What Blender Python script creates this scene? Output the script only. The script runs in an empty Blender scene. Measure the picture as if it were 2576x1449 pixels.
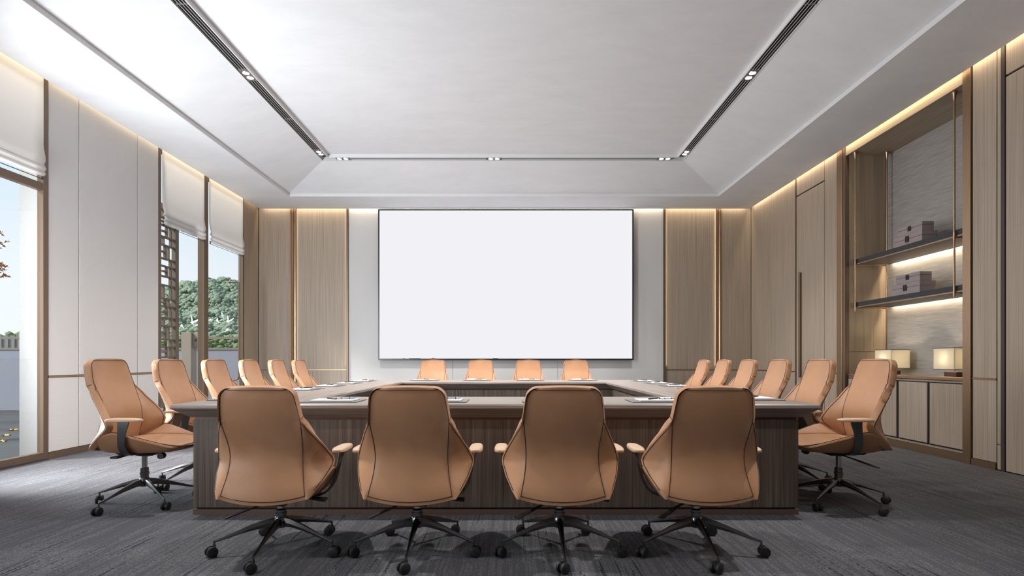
import bpy, bmesh, math, random
from mathutils import Vector, Matrix
from math import radians as R, sin, cos, pi
random.seed(7)
SC = bpy.context.scene
COL = SC.collection

# ------------------------------------------------------------------ camera
CAMH = 1.05
F = 1400.0
cd = bpy.data.cameras.new('camera'); cam = bpy.data.objects.new('camera', cd); COL.objects.link(cam)
cam.location = (0, 0, CAMH); cam.rotation_euler = (R(90), 0, 0)
cd.sensor_width = 36.0; cd.lens = 36.0 * F / 2576
cd.shift_y = (907 - 724.5) / 2576; cd.shift_x = 0.0
cd.clip_start = 0.05; cd.clip_end = 600
SC.camera = cam

# ------------------------------------------------------------------ view / exposure
SC.view_settings.view_transform = 'Standard'
SC.view_settings.look = 'None'
SC.view_settings.gamma = 1.0
SC.view_settings.use_curve_mapping = False
SC.view_settings.exposure = 0.0
SC.cycles.use_denoising = True
try:
    SC.cycles.denoising_input_passes = 'RGB_ALBEDO_NORMAL'
except Exception:
    pass
SC.cycles.max_bounces = 8
SC.cycles.diffuse_bounces = 5
SC.cycles.glossy_bounces = 4
SC.cycles.transparent_max_bounces = 12
SC.cycles.sample_clamp_indirect = 6.0
SC.cycles.caustics_reflective = False
SC.cycles.caustics_refractive = False

# room constants (metres; camera stands at the origin, looks along +Y)
XL, XR, YB, YF, ZC = -4.92, 4.64, 10.80, -3.40, 3.98

# ------------------------------------------------------------------ world: pale hazy sky
w = bpy.data.worlds.new('sky'); SC.world = w; w.use_nodes = True
nt = w.node_tree; nt.nodes.clear()
tc = nt.nodes.new('ShaderNodeTexCoord'); sp = nt.nodes.new('ShaderNodeSeparateXYZ')
rp = nt.nodes.new('ShaderNodeValToRGB'); bg = nt.nodes.new('ShaderNodeBackground'); ow = nt.nodes.new('ShaderNodeOutputWorld')
nt.links.new(tc.outputs['Generated'], sp.inputs[0]); nt.links.new(sp.outputs['Z'], rp.inputs[0])
cr = rp.color_ramp
cr.elements[0].position = 0.0; cr.elements[0].color = (0.93, 0.97, 1.0, 1)
cr.elements[1].position = 1.0; cr.elements[1].color = (0.35, 0.58, 0.90, 1)
e = cr.elements.new(0.10); e.color = (0.90, 0.955, 1.0, 1)
e = cr.elements.new(0.30); e.color = (0.66, 0.83, 0.97, 1)
nt.links.new(rp.outputs[0], bg.inputs[0]); bg.inputs[1].default_value = 1.05
nt.links.new(bg.outputs[0], ow.inputs[0])

def aim(o, d):
    o.rotation_euler = Vector(d).to_track_quat('-Z', 'Y').to_euler()

def area(name, loc, d, sx, sy, power, col=(1, 1, 1), spread=180):
    l = bpy.data.lights.new(name, 'AREA'); l.shape = 'RECTANGLE'; l.size = sx; l.size_y = sy
    l.energy = power; l.color = col; l.spread = R(spread)
    o = bpy.data.objects.new(name, l); COL.objects.link(o); o.location = loc; aim(o, d)
    return o

def strip(name, a, b, width, d, power, col, spread=180):
    """a long narrow lamp from a to b shining along d"""
    a = Vector(a); b = Vector(b); X = (b - a).normalized(); Z = -Vector(d).normalized(); Y = Z.cross(X).normalized(); Z = X.cross(Y)
    l = bpy.data.lights.new(name, 'AREA'); l.shape = 'RECTANGLE'; l.size = (b - a).length; l.size_y = width
    l.energy = power; l.color = col; l.spread = R(spread)
    o = bpy.data.objects.new(name, l); COL.objects.link(o)
    M = Matrix((X, Y, Z)).transposed().to_4x4(); M.translation = (a + b) / 2; o.matrix_world = M
    return o

# ------------------------------------------------------------------ sun through the left-hand windows
sl = bpy.data.lights.new('sun', 'SUN'); sl.energy = 7.5; sl.angle = R(12); sl.color = (1.0, 0.95, 0.88)
so = bpy.data.objects.new('sun', sl); COL.objects.link(so); aim(so, (1.0, 0.42, -1.05))

WARM = (1.0, 0.80, 0.54)
DAY = (0.93, 0.965, 1.0)
# added fill lamps out of frame, standing in for daylight from the left
area('fill_lamp_rear', (XL + 0.06, 0.65, 1.50), (1, 0.80, 1.15), 2.6, 2.6, 195, DAY, 130)
area('fill_lamp_near', (XL + 0.23, 4.42, 1.40), (.70, 0.72, 0.14), .9, 2.4, 205, DAY, 150)
# cove strips hidden in the gap around the soffit
COVE = 1.0
for nm_, p_, q_, d_, e_ in (('back', (XL + .1, YB - .03), (XR - .1, YB - .03), (0, .1, -1), 30), ('right', (XR - .03, YF + .1), (XR - .03, YB - .1), (.1, 0, -1), 48), ('left', (XL + .03, YF + .1), (XL + .03, YB - .1), (-.1, 0, -1), 14)):
    strip('cove_lamp_' + nm_, (*p_, ZC + .112), (*q_, ZC + .112), .03, d_, e_ * COVE, WARM, 120)

# ------------------------------------------------------------------ materials
MATS = {}
def mat(name, base=(.5, .5, .5), rough=.5, metal=0.0, spec=.5, emit=None, es=0.0, fn=None):
    m = bpy.data.materials.new(name); m.use_nodes = True; n = m.node_tree; b = n.nodes['Principled BSDF']
    b.inputs['Base Color'].default_value = (*base, 1); b.inputs['Roughness'].default_value = rough
    b.inputs['Metallic'].default_value = metal; b.inputs['Specular IOR Level'].default_value = spec
    if emit: b.inputs['Emission Color'].default_value = (*emit, 1); b.inputs['Emission Strength'].default_value = es
    if fn: fn(n, b)
    MATS[name] = m
    return m

def N(n, t, **kw):
    x = n.nodes.new(t)
    for k, v in kw.items(): setattr(x, k, v)
    return x

def coords(n, scale, rnd=True, rot=(0, 0, 0)):
    tc = N(n, 'ShaderNodeTexCoord'); mp = N(n, 'ShaderNodeMapping'); mp.inputs['Scale'].default_value = scale
    mp.inputs['Rotation'].default_value = rot
    n.links.new(tc.outputs['Object'], mp.inputs[0])
    if rnd:
        oi = N(n, 'ShaderNodeObjectInfo'); mu = N(n, 'ShaderNodeMath', operation='MULTIPLY'); mu.inputs[1].default_value = 37.0
        n.links.new(oi.outputs['Random'], mu.inputs[0])
        cb = N(n, 'ShaderNodeCombineXYZ')
        for i in range(3): n.links.new(mu.outputs[0], cb.inputs[i])
        n.links.new(cb.outputs[0], mp.inputs['Location'])
    return mp.outputs[0]

def ramp(n, src, stops):
    r = N(n, 'ShaderNodeValToRGB'); c = r.color_ramp
    c.elements[0].position = stops[0][0]; c.elements[0].color = (*stops[0][1], 1)
    c.elements[1].position = stops[-1][0]; c.elements[1].color = (*stops[-1][1], 1)
    for p, q in stops[1:-1]:
        e = c.elements.new(p); e.color = (*q, 1)
    n.links.new(src, r.inputs[0]); return r.outputs[0]

def bump(n, b, h, s, d=.002):
    k = N(n, 'ShaderNodeBump'); k.inputs['Strength'].default_value = s; k.inputs['Distance'].default_value = d
    n.links.new(h, k.inputs['Height']); n.links.new(k.outputs[0], b.inputs['Normal'])

def wood_fn(c0, c1, c2, scale, wav=.35):
    def fn(n, b):
        co = coords(n, scale)
        a = N(n, 'ShaderNodeTexNoise'); a.inputs['Scale'].default_value = 1.0; a.inputs['Detail'].default_value = 6; a.inputs['Roughness'].default_value = .62
        a.inputs['Distortion'].default_value = wav
        n.links.new(co, a.inputs[0])
        col = ramp(n, a.outputs[0], [(.28, c0), (.5, c1), (.72, c2)])
        n.links.new(col, b.inputs['Base Color'])
        bump(n, b, a.outputs[0], .25, .001)
    return fn

mat('wall_wood', rough=.5, spec=.35, fn=wood_fn((.25, .197, .150), (.365, .298, .235), (.445, .37, .297), (120, 120, .8), .15))
mat('niche_wood', rough=.5, spec=.35, fn=wood_fn((.27, .20, .13), (.36, .275, .19), (.42, .33, .235), (120, 120, .8), .15))
mat('header_wood', rough=.5, spec=.35, fn=wood_fn((.28, .22, .15), (.37, .30, .21), (.44, .36, .27), (40, 1.2, 52)))
mat('table_wood_x', rough=.40, fn=wood_fn((.095, .073, .060), (.215, .178, .153), (.32, .28, .247), (1.3, 70, 70), .7))
mat('table_wood_y', rough=.40, fn=wood_fn((.095, .073, .060), (.215, .178, .153), (.32, .28, .247), (70, 1.3, 70), .7))
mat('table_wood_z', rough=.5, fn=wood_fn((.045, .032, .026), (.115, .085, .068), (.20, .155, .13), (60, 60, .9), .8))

def leather_fn(n, b):
    co = coords(n, (1, 1, 1), rnd=False)
    v = N(n, 'ShaderNodeTexVoronoi'); v.inputs['Scale'].default_value = 210
    n.links.new(co, v.inputs[0])
    a = N(n, 'ShaderNodeTexNoise'); a.inputs['Scale'].default_value = 5; a.inputs['Detail'].default_value = 4
    n.links.new(co, a.inputs[0])
    n.links.new(ramp(n, a.outputs[0], [(.3, (.42, .218, .112)), (.7, (.50, .272, .150))]), b.inputs['Base Color'])
    bump(n, b, v.outputs['Distance'], .35, .0012)
mat('leather', rough=.42, spec=.42, fn=leather_fn)
mat('pad_leather', (.56, .40, .27), .45)
mat('piping', (.05, .026, .018), .5)
mat('chrome', (.60, .60, .61), .16, 1.0)
mat('dark_chrome', (.22, .22, .23), .22, 1.0)
mat('steel_grey', (.13, .135, .14), .38, .7)
mat('black_plastic', (.012, .012, .013), .45)
mat('caster_rubber', (.016, .016, .017), .5)
mat('copper', (.42, .285, .18), .36, 1.0)
mat('bronze_frame', (.17, .118, .083), .42, .55)
mat('dark_gap', (.012, .010, .009), .7)
mat('dark_wood', (.05, .035, .028), .5)
mat('reveal_copper', (.10, .05, .032), .4, .5)
mat('plinth_copper', (.17, .11, .085), .45, .3)

def fabric_fn(c0, c1, s):
    def fn(n, b):
        co = coords(n, (1, 1, 1), rnd=False)
        mp = N(n, 'ShaderNodeVectorMath', operation='DOT_PRODUCT'); mp.inputs[1].default_value = (1, 1, .9)
        n.links.new(co, mp.inputs[0])
        s1 = N(n, 'ShaderNodeMath', operation='MULTIPLY'); s1.inputs[1].default_value = s; n.links.new(mp.outputs['Value'], s1.inputs[0])
        sn = N(n, 'ShaderNodeMath', operation='SINE'); n.links.new(s1.outputs[0], sn.inputs[0])
        mp2 = N(n, 'ShaderNodeVectorMath', operation='DOT_PRODUCT'); mp2.inputs[1].default_value = (1, 1, -1.1)
        n.links.new(co, mp2.inputs[0])
        s2 = N(n, 'ShaderNodeMath', operation='MULTIPLY'); s2.inputs[1].default_value = s * .8; n.links.new(mp2.outputs['Value'], s2.inputs[0])
        sn2 = N(n, 'ShaderNodeMath', operation='SINE'); n.links.new(s2.outputs[0], sn2.inputs[0])
        mu = N(n, 'ShaderNodeMath', operation='MULTIPLY'); n.links.new(sn.outputs[0], mu.inputs[0]); n.links.new(sn2.outputs[0], mu.inputs[1])
        ad = N(n, 'ShaderNodeMath', operation='MULTIPLY_ADD'); n.links.new(mu.outputs[0], ad.inputs[0]); ad.inputs[1].default_value = .5; ad.inputs[2].default_value = .5
        n.links.new(ramp(n, ad.outputs[0], [(0, c0), (1, c1)]), b.inputs['Base Color'])
        bump(n, b, ad.outputs[0], .5, .002)
    return fn
mat('wall_fabric', rough=.9, spec=.2, fn=fabric_fn((.50, .49, .485), (.70, .695, .69), 420))
mat('screen_wall_fabric', rough=.9, spec=.2, fn=fabric_fn((.55, .545, .54), (.64, .635, .63), 500))

def grass_fn(n, b):
    co = coords(n, (4, 4, 330), rnd=False)
    a = N(n, 'ShaderNodeTexNoise'); a.inputs['Scale'].default_value = 1.0; a.inputs['Detail'].default_value = 5
    n.links.new(co, a.inputs[0])
    n.links.new(ramp(n, a.outputs[0], [(.3, (.22, .205, .19)), (.7, (.47, .44, .41))]), b.inputs['Base Color'])
    bump(n, b, a.outputs[0], .4, .002)
mat('grasscloth', rough=.75, fn=grass_fn)

def plaster_fn(n, b):
    co = coords(n, (1, 2.2, 1), rnd=False)
    a = N(n, 'ShaderNodeTexNoise'); a.inputs['Scale'].default_value = 1.6; a.inputs['Detail'].default_value = 9; a.inputs['Roughness'].default_value = .7
    n.links.new(co, a.inputs[0])
    n.links.new(ramp(n, a.outputs[0], [(.3, (.745, .76, .785)), (.7, (.81, .825, .85))]), b.inputs['Base Color'])
    bump(n, b, a.outputs[0], .2, .006)
mat('ceiling_plaster', rough=.85, spec=.2, fn=plaster_fn)
mat('white_trim', (.72, .72, .73), .5)

def carpet_fn(n, b):
    c1 = coords(n, (34, 1.0, 1), rnd=False)
    a = N(n, 'ShaderNodeTexNoise'); a.inputs['Scale'].default_value = 1.0; a.inputs['Detail'].default_value = 3; a.inputs['Roughness'].default_value = .6
    n.links.new(c1, a.inputs[0])
    c2 = coords(n, (75, 75, 1), rnd=False)
    a2 = N(n, 'ShaderNodeTexNoise'); a2.inputs['Scale'].default_value = 1.0; a2.inputs['Detail'].default_value = 2
    n.links.new(c2, a2.inputs[0])
    c3 = coords(n, (1.4, 1.4, 1), rnd=False)
    a3 = N(n, 'ShaderNodeTexNoise'); a3.inputs['Scale'].default_value = 1.0; a3.inputs['Detail'].default_value = 2
    n.links.new(c3, a3.inputs[0])
    m1 = N(n, 'ShaderNodeMath', operation='MULTIPLY_ADD'); n.links.new(a.outputs[0], m1.inputs[0]); m1.inputs[1].default_value = 1.15
    h2 = N(n, 'ShaderNodeMath', operation='MULTIPLY'); h2.inputs[1].default_value = .55; n.links.new(a2.outputs[0], h2.inputs[0])
    n.links.new(h2.outputs[0], m1.inputs[2])
    m2 = N(n, 'ShaderNodeMath', operation='MULTIPLY_ADD'); n.links.new(a3.outputs[0], m2.inputs[0]); m2.inputs[1].default_value = .35
    n.links.new(m1.outputs[0], m2.inputs[2])
    n.links.new(ramp(n, m2.outputs[0], [(.82, (.036, .037, .045)), (1.02, (.088, .088, .097)), (1.22, (.175, .175, .186))]), b.inputs['Base Color'])
    bump(n, b, m1.outputs[0], .6, .004)
mat('carpet', rough=.95, spec=.1, fn=carpet_fn)
mat('stucco', (.36, .36, .357), .9, fn=lambda n, b: (lambda a: (n.links.new(coords(n, (90, 90, 45), rnd=False), a.inputs[0]), bump(n, b, a.outputs[0], .4, .005)))(N(n, 'ShaderNodeTexNoise')))
mat('garden_wall_paint', (.29, .31, .37), .8)
mat('beige_metal', (.33, .28, .235), .5)
mat('rail_metal', (.24, .205, .175), .5)
mat('lattice_bronze', (.15, .12, .092), .5, .2)

def ground_fn(n, b):
    a = N(n, 'ShaderNodeTexNoise'); a.inputs['Scale'].default_value = .9; a.inputs['Detail'].default_value = 6
    n.links.new(coords(n, (1, 2, 1), rnd=False), a.inputs[0])
    n.links.new(ramp(n, a.outputs[0], [(.35, (.03, .03, .03)), (.7, (.065, .065, .065))]), b.inputs['Base Color'])
mat('terrace_stone', rough=.6, fn=ground_fn)

def foliage_fn(c0, c1, s=0.6):
    def fn(n, b):
        a = N(n, 'ShaderNodeTexNoise'); a.inputs['Scale'].default_value = s; a.inputs['Detail'].default_value = 8; a.inputs['Roughness'].default_value = .8
        n.links.new(coords(n, (1, 1, 1), rnd=False), a.inputs[0])
        n.links.new(ramp(n, a.outputs[0], [(.35, c0), (.65, c1)]), b.inputs['Base Color'])
    return fn
mat('hazed_hill_foliage', rough=.95, spec=.05, fn=foliage_fn((.10, .145, .095), (.27, .33, .25), 3.0))  # distance haze put into the leaf colour: paler, greyer green all over
mat('bush_foliage', rough=.9, spec=.1, fn=foliage_fn((.07, .12, .055), (.22, .30, .14), 9))
mat('maple_leaf', (.48, .19, .03), .6)
mat('yellow_leaf', (.55, .33, .04), .6)
mat('bark', (.10, .07, .05), .8)
mat('white_feather', (.85, .86, .87), .7)
mat('roof_tile', (.20, .21, .21), .6)

def blind_mat():
    m = bpy.data.materials.new('blind_cloth'); m.use_nodes = True; n = m.node_tree; n.nodes.clear()
    d = N(n, 'ShaderNodeBsdfDiffuse'); d.inputs[0].default_value = (.72, .71, .705, 1)
    t = N(n, 'ShaderNodeBsdfTranslucent'); t.inputs[0].default_value = (.80, .785, .775, 1)
    mx = N(n, 'ShaderNodeMixShader'); mx.inputs[0].default_value = .45
    o = N(n, 'ShaderNodeOutputMaterial')
    n.links.new(d.outputs[0], mx.inputs[1]); n.links.new(t.outputs[0], mx.inputs[2]); n.links.new(mx.outputs[0], o.inputs[0])
    MATS['blind_cloth'] = m
blind_mat()
def shade_mat():
    m = bpy.data.materials.new('lamp_shade_cloth'); m.use_nodes = True; n = m.node_tree; n.nodes.clear()
    d = N(n, 'ShaderNodeBsdfDiffuse'); d.inputs[0].default_value = (.78, .73, .62, 1)
    t = N(n, 'ShaderNodeBsdfTranslucent'); t.inputs[0].default_value = (.80, .74, .62, 1)
    mx = N(n, 'ShaderNodeMixShader'); mx.inputs[0].default_value = .5
    o = N(n, 'ShaderNodeOutputMaterial')
    n.links.new(d.outputs[0], mx.inputs[1]); n.links.new(t.outputs[0], mx.inputs[2]); n.links.new(mx.outputs[0], o.inputs[0])
    MATS['lamp_shade_cloth'] = m
shade_mat()
def glass_mat():
    m = bpy.data.materials.new('window_glass'); m.use_nodes = True; n = m.node_tree; n.nodes.clear()
    t = N(n, 'ShaderNodeBsdfTransparent'); t.inputs[0].default_value = (.985, .99, .99, 1)
    g = N(n, 'ShaderNodeBsdfGlossy'); g.inputs['Roughness'].default_value = .02
    lw = N(n, 'ShaderNodeLayerWeight'); pw = N(n, 'ShaderNodeMath', operation='POWER'); pw.inputs[1].default_value = 4.0
    n.links.new(lw.outputs['Facing'], pw.inputs[0])
    f = N(n, 'ShaderNodeMath', operation='MULTIPLY_ADD'); f.inputs[1].default_value = .25; f.inputs[2].default_value = .02
    n.links.new(pw.outputs[0], f.inputs[0])
    mx = N(n, 'ShaderNodeMixShader'); o = N(n, 'ShaderNodeOutputMaterial')
    n.links.new(f.outputs[0], mx.inputs[0]); n.links.new(t.outputs[0], mx.inputs[1]); n.links.new(g.outputs[0], mx.inputs[2]); n.links.new(mx.outputs[0], o.inputs[0])
    MATS['window_glass'] = m
glass_mat()
mat('screen_light', (.0, .0, .0), .8, spec=0, emit=(.885, .88, .925), es=1.0)
mat('screen_bezel', (.015, .016, .018), .35)
mat('lamp_glow', (.9, .9, .9), .4, emit=(1, .97, .92), es=6.0)
mat('led_warm', (.9, .8, .6), .4, emit=(1, .8, .5), es=3.0)
mat('mat_leather', (.16, .165, .175), .5)
mat('mat_edge', (.03, .03, .032), .5)
mat('paper', (.80, .80, .80), .8)
mat('pen_black', (.012, .012, .012), .3)
mat('silver', (.65, .66, .68), .25, 1.0)
mat('shelf_black', (.022, .024, .028), .5)
mat('shelf_under_lit', (.30, .27, .23), .5)  # paler than the board: strip light put into the underside colour
mat('box_mauve', (.28, .23, .235), .55)
mat('box_side', (.235, .19, .195), .55)
mat('latch_bronze', (.06, .04, .025), .4, .6)
mat('lamp_base', (.05, .018, .012), .35)
mat('slat_metal', (.62, .62, .62), .45, .1)
mat('plenum', (.004, .004, .004), .9)
mat('plate_grey', (.16, .155, .15), .5)

# ------------------------------------------------------------------ mesh helpers
class MB:
    def __init__(s): s.v = []; s.f = []; s.fm = []; s.mi = 0
    def add(s, vs, fs):
        o = len(s.v); s.v += [tuple(p) for p in vs]; s.f += [tuple(i + o for i in f) for f in fs]; s.fm += [s.mi] * len(fs)
    def box(s, x0, x1, y0, y1, z0, z1):
        if x0 > x1: x0, x1 = x1, x0
        if y0 > y1: y0, y1 = y1, y0
        if z0 > z1: z0, z1 = z1, z0
        s.add([(x0, y0, z0), (x1, y0, z0), (x1, y1, z0), (x0, y1, z0), (x0, y0, z1), (x1, y0, z1), (x1, y1, z1), (x0, y1, z1)],
              [(0, 3, 2, 1), (4, 5, 6, 7), (0, 1, 5, 4), (1, 2, 6, 5), (2, 3, 7, 6), (3, 0, 4, 7)])
        return s
    def lathe(s, prof, n=20, c=(0, 0, 0), axis='z', cap=True):
        vs = []; fs = []
        for r, z in prof:
            for k in range(n):
                a = 2 * pi * k / n
                p = (r * cos(a), r * sin(a), z)
                if axis == 'x': p = (z, r * cos(a), r * sin(a))
                if axis == 'y': p = (r * sin(a), z, r * cos(a))
                vs.append((p[0] + c[0], p[1] + c[1], p[2] + c[2]))
        for i in range(len(prof) - 1):
            for k in range(n):
                fs.append((i * n + k, i * n + (k + 1) % n, (i + 1) * n + (k + 1) % n, (i + 1) * n + k))
        if cap: fs.append(tuple(range(n - 1, -1, -1))); fs.append(tuple((len(prof) - 1) * n + k for k in range(n)))
        s.add(vs, fs); return s
    def tube(s, pts, r, n=6, closed=False):
        pts = [Vector(p) for p in pts]; m = len(pts)
        rr = r if isinstance(r, (list, tuple)) else [r] * m
        vs = []; fs = []; up = Vector((0, 0, 1)); prev = None
        for i, p in enumerate(pts):
            if closed: t = pts[(i + 1) % m] - pts[i - 1]
            else: t = pts[min(i + 1, m - 1)] - pts[max(i - 1, 0)]
            t = t.normalized() if t.length > 1e-9 else Vector((1, 0, 0))
            if prev is None:
                a = up if abs(t.z) < .9 else Vector((1, 0, 0)); nx = t.cross(a).normalized()
            else:
                nx = (prev - t * prev.dot(t)); nx = nx.normalized() if nx.length > 1e-6 else t.orthogonal().normalized()
            prev = nx; ny = t.cross(nx)
            for k in range(n):
                a = 2 * pi * k / n; vs.append(p + (nx * cos(a) + ny * sin(a)) * rr[i])
        for i in range(m - 1 + (1 if closed else 0)):
            j = (i + 1) % m
            for k in range(n): fs.append((i * n + k, i * n + (k + 1) % n, j * n + (k + 1) % n, j * n + k))
        if not closed: fs.append(tuple(range(n - 1, -1, -1))); fs.append(tuple((m - 1) * n + k for k in range(n)))
        s.add(vs, fs); return s
    def loft(s, rings, cap=True):
        n = len(rings[0]); vs = [p for r in rings for p in r]; fs = []
        for i in range(len(rings) - 1):
            for k in range(n): fs.append((i * n + k, i * n + (k + 1) % n, (i + 1) * n + (k + 1) % n, (i + 1) * n + k))
        if cap: fs.append(tuple(range(n - 1, -1, -1))); fs.append(tuple((len(rings) - 1) * n + k for k in range(n)))
        s.add(vs, fs); return s
    def mesh(s, name, mats, smooth=False, bevel=0.0, seg=2, ang=40, soft=False):
        me = bpy.data.meshes.new(name); me.from_pydata(s.v, [], s.f); me.update()
        ml = mats if isinstance(mats, (list, tuple)) else [mats]
        for m_ in ml: me.materials.append(MATS[m_])
        if len(ml) > 1: me.polygons.foreach_set('material_index', s.fm)
        bm = bmesh.new(); bm.from_mesh(me)
        bmesh.ops.recalc_face_normals(bm, faces=bm.faces)
        if bevel > 0:
            es = [e for e in bm.edges if len(e.link_faces) == 2 and e.calc_face_angle(0) > R(ang)]
            bmesh.ops.bevel(bm, geom=es, offset=bevel, segments=seg, profile=.5, affect='EDGES', clamp_overlap=True)
        bm.to_mesh(me); bm.free()
        if smooth:
            me.shade_smooth()
            if soft: return me
            try: me.set_sharp_from_angle(angle=R(38))
            except Exception: pass
        return me

def tag(o, label=None, cat=None, group=None, kind=None):
    if label: o['label'] = label
    if cat: o['category'] = cat
    if group: o['group'] = group
    if kind: o['kind'] = kind
    return o

def ob(name, me, parent=None, loc=None, rot=None):
    o = bpy.data.objects.new(name, me); COL.objects.link(o)
    if parent is not None: o.parent = parent
    if loc is not None: o.location = loc
    if rot is not None: o.rotation_euler = rot
    return o

def empty(name, loc=(0, 0, 0), rz=0):
    o = bpy.data.objects.new(name, None); COL.objects.link(o); o.location = loc; o.rotation_euler = (0, 0, rz); o.empty_display_size = .1
    return o

def boxo(name, m, dims, parent=None, bevel=0.0, seg=1):
    """box object whose origin stays at the parent's origin"""
    return ob(name, MB().box(*dims).mesh(name, m, bevel=bevel, seg=seg), parent)

KIDS = {}
def copy_tree(o, parent=None):
    c = o.copy(); COL.objects.link(c)
    if parent is not None: c.parent = parent
    for ch in list(o.children): copy_tree(ch, c)
    return c

def interp(tab, x):
    if x <= tab[0][0]: return tab[0][1]
    for (a, fa), (b, fb) in zip(tab, tab[1:]):
        if x <= b:
            t = (x - a) / (b - a); return fa + (fb - fa) * t
    return tab[-1][1]
def smooth_interp(tab, x):
    xs = [t[0] for t in tab]; ys = [t[1] for t in tab]
    if x <= xs[0]: return ys[0]
    if x >= xs[-1]: return ys[-1]
    for i in range(len(xs) - 1):
        if x <= xs[i + 1]:
            h = xs[i + 1] - xs[i]; t = (x - xs[i]) / h
            m0 = (ys[i + 1] - ys[max(i - 1, 0)]) / (xs[i + 1] - xs[max(i - 1, 0)]) * h
            m1 = (ys[min(i + 2, len(xs) - 1)] - ys[i]) / (xs[min(i + 2, len(xs) - 1)] - xs[i]) * h
            return (2*t**3 - 3*t*t + 1)*ys[i] + (t**3 - 2*t*t + t)*m0 + (-2*t**3 + 3*t*t)*ys[i+1] + (t**3 - t*t)*m1

# ================================================================== STRUCTURE
# ---- floor
fl = tag(ob('floor', MB().box(XL - .02, XR + .65, YF - .2, YB + .1, -.08, 0).mesh('floor', 'carpet')), 'grey ribbed carpet covering the whole meeting room floor', kind='structure')

# ---- ceiling ring pieces (mitred)
def ring_piece(k, rect, prof):
    """side k of a rectangular ring; prof = closed list of (inward offset, z)"""
    x0, y0, x1, y1 = rect
    c = [(x0, y0), (x1, y0), (x1, y1), (x0, y1)]; d = [(1, 1), (-1, 1), (-1, -1), (1, -1)]
    a, b = k, (k + 1) % 4
    ra = [(c[a][0] + d[a][0] * t, c[a][1] + d[a][1] * t, z) for t, z in prof]
    rb = [(c[b][0] + d[b][0] * t, c[b][1] + d[b][1] * t, z) for t, z in prof]
    return MB().loft([ra, rb])

GAP = .06
LX0, LY0, LX1, LY1 = -3.99, -2.60, 3.70, 9.95       # lip rectangle
ZL = 4.035; ZS = 4.298; ZI = 4.350; RUN = .91; SLOT = .14
ceil = boxo('ceiling', 'ceiling_plaster', (LX0 + RUN + SLOT, LX1 - RUN - SLOT, LY0 + RUN + SLOT, LY1 - RUN - SLOT, ZI, ZI + .05))
tag(ceil, 'pale plastered raised ceiling panel inside the sloped tray', kind='structure')
# flat soffit: four boards
so_ = MB()
def soffit():
    b = []
    b.append((XL + GAP, LX0, YF + GAP, YB - GAP)); b.append((LX1, XR - GAP, YF + GAP, YB - GAP))
    b.append((LX0, LX1, LY1, YB - GAP)); b.append((LX0, LX1, YF + GAP, LY0))
    for x0, x1, y0, y1 in b:
        boxo('soffit', 'ceiling_plaster', (x0, x1, y0, y1, ZC, ZC + .055), ceil)
soffit()
rect = (LX0, LY0, LX1, LY1)
for k in range(4):
    ob('lip_trim', ring_piece(k, rect, [(0, ZC), (.012, ZC), (.012, ZL), (0, ZL)]).mesh('lip', 'white_trim'), ceil)
    ob('sloped_panel', ring_piece(k, rect, [(.0, ZL), (RUN, ZS), (RUN, ZS + .04), (-.02, ZL + .04)]).mesh('slope', 'ceiling_plaster'), ceil)
    ob('slot_edge', ring_piece(k, rect, [(RUN - .004, ZS - .004), (RUN + .006, ZS - .004), (RUN + .006, ZS + .06), (RUN - .004, ZS + .06)]).mesh('slotedge', 'white_trim'), ceil)
    ob('slot_back', ring_piece(k, rect, [(RUN, ZS + .07), (RUN + SLOT + .02, ZS + .07), (RUN + SLOT + .02, ZS + .08), (RUN, ZS + .08)]).mesh('slotback', 'plenum'), ceil)
    ob('fascia', ring_piece(k, rect, [(RUN + SLOT - .010, ZS - .002), (RUN + SLOT + .002, ZS - .002), (RUN + SLOT + .002, ZI + .02), (RUN + SLOT - .010, ZI + .02)]).mesh('fascia', 'white_trim'), ceil)
# cove pocket above the gap
for d in ((XL - .1, XL + .20, YF, YB, ZC + .12, ZC + .15), (XR - .20, XR + .1, YF, YB, ZC + .12, ZC + .15), (XL, XR, YB - .20, YB + .1, ZC + .12, ZC + .15), (XL, XR, YF - .1, YF + .20, ZC + .12, ZC + .15)):
    boxo('cove_pocket', 'white_trim', d, ceil)
boxo('roof_slab', 'white_trim', (XL - .3, XR + .7, YF - .3, YB + .3, 4.45, 4.60), ceil)

# ---- linear slot diffusers and downlights in the slot
def diffuser(a, b, along, c, label):
    t = empty('linear_diffuser', ((a + b) / 2 if along == 'x' else c, c if along == 'x' else (a + b) / 2, ZS))
    L = (b - a) / 2; Wd = SLOT / 2 - .008
    def bx(name, m, u0, u1, v0, v1, z0, z1):
        if along == 'x': boxo(name, m, (u0, u1, v0, v1, z0, z1), t)
        else: boxo(name, m, (v0, v1, u0, u1, z0, z1), t)
    bx('housing', 'plenum', -L, L, -Wd, Wd, .016, .030)
    for k in range(3):
        v = -Wd + (k + 1) * 2 * Wd / 4
        bx('slat', 'slat_metal', -L, L, v - .0022, v + .0022, .002, .007)
    bx('end_cap', 'plate_grey', -L, -L + .006, -Wd, Wd, .004, .045); bx('end_cap', 'plate_grey', L - .006, L, -Wd, Wd, .004, .045)
    tag(t, label, 'air diffuser', 'black linear air diffusers in the ceiling slot')

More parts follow.
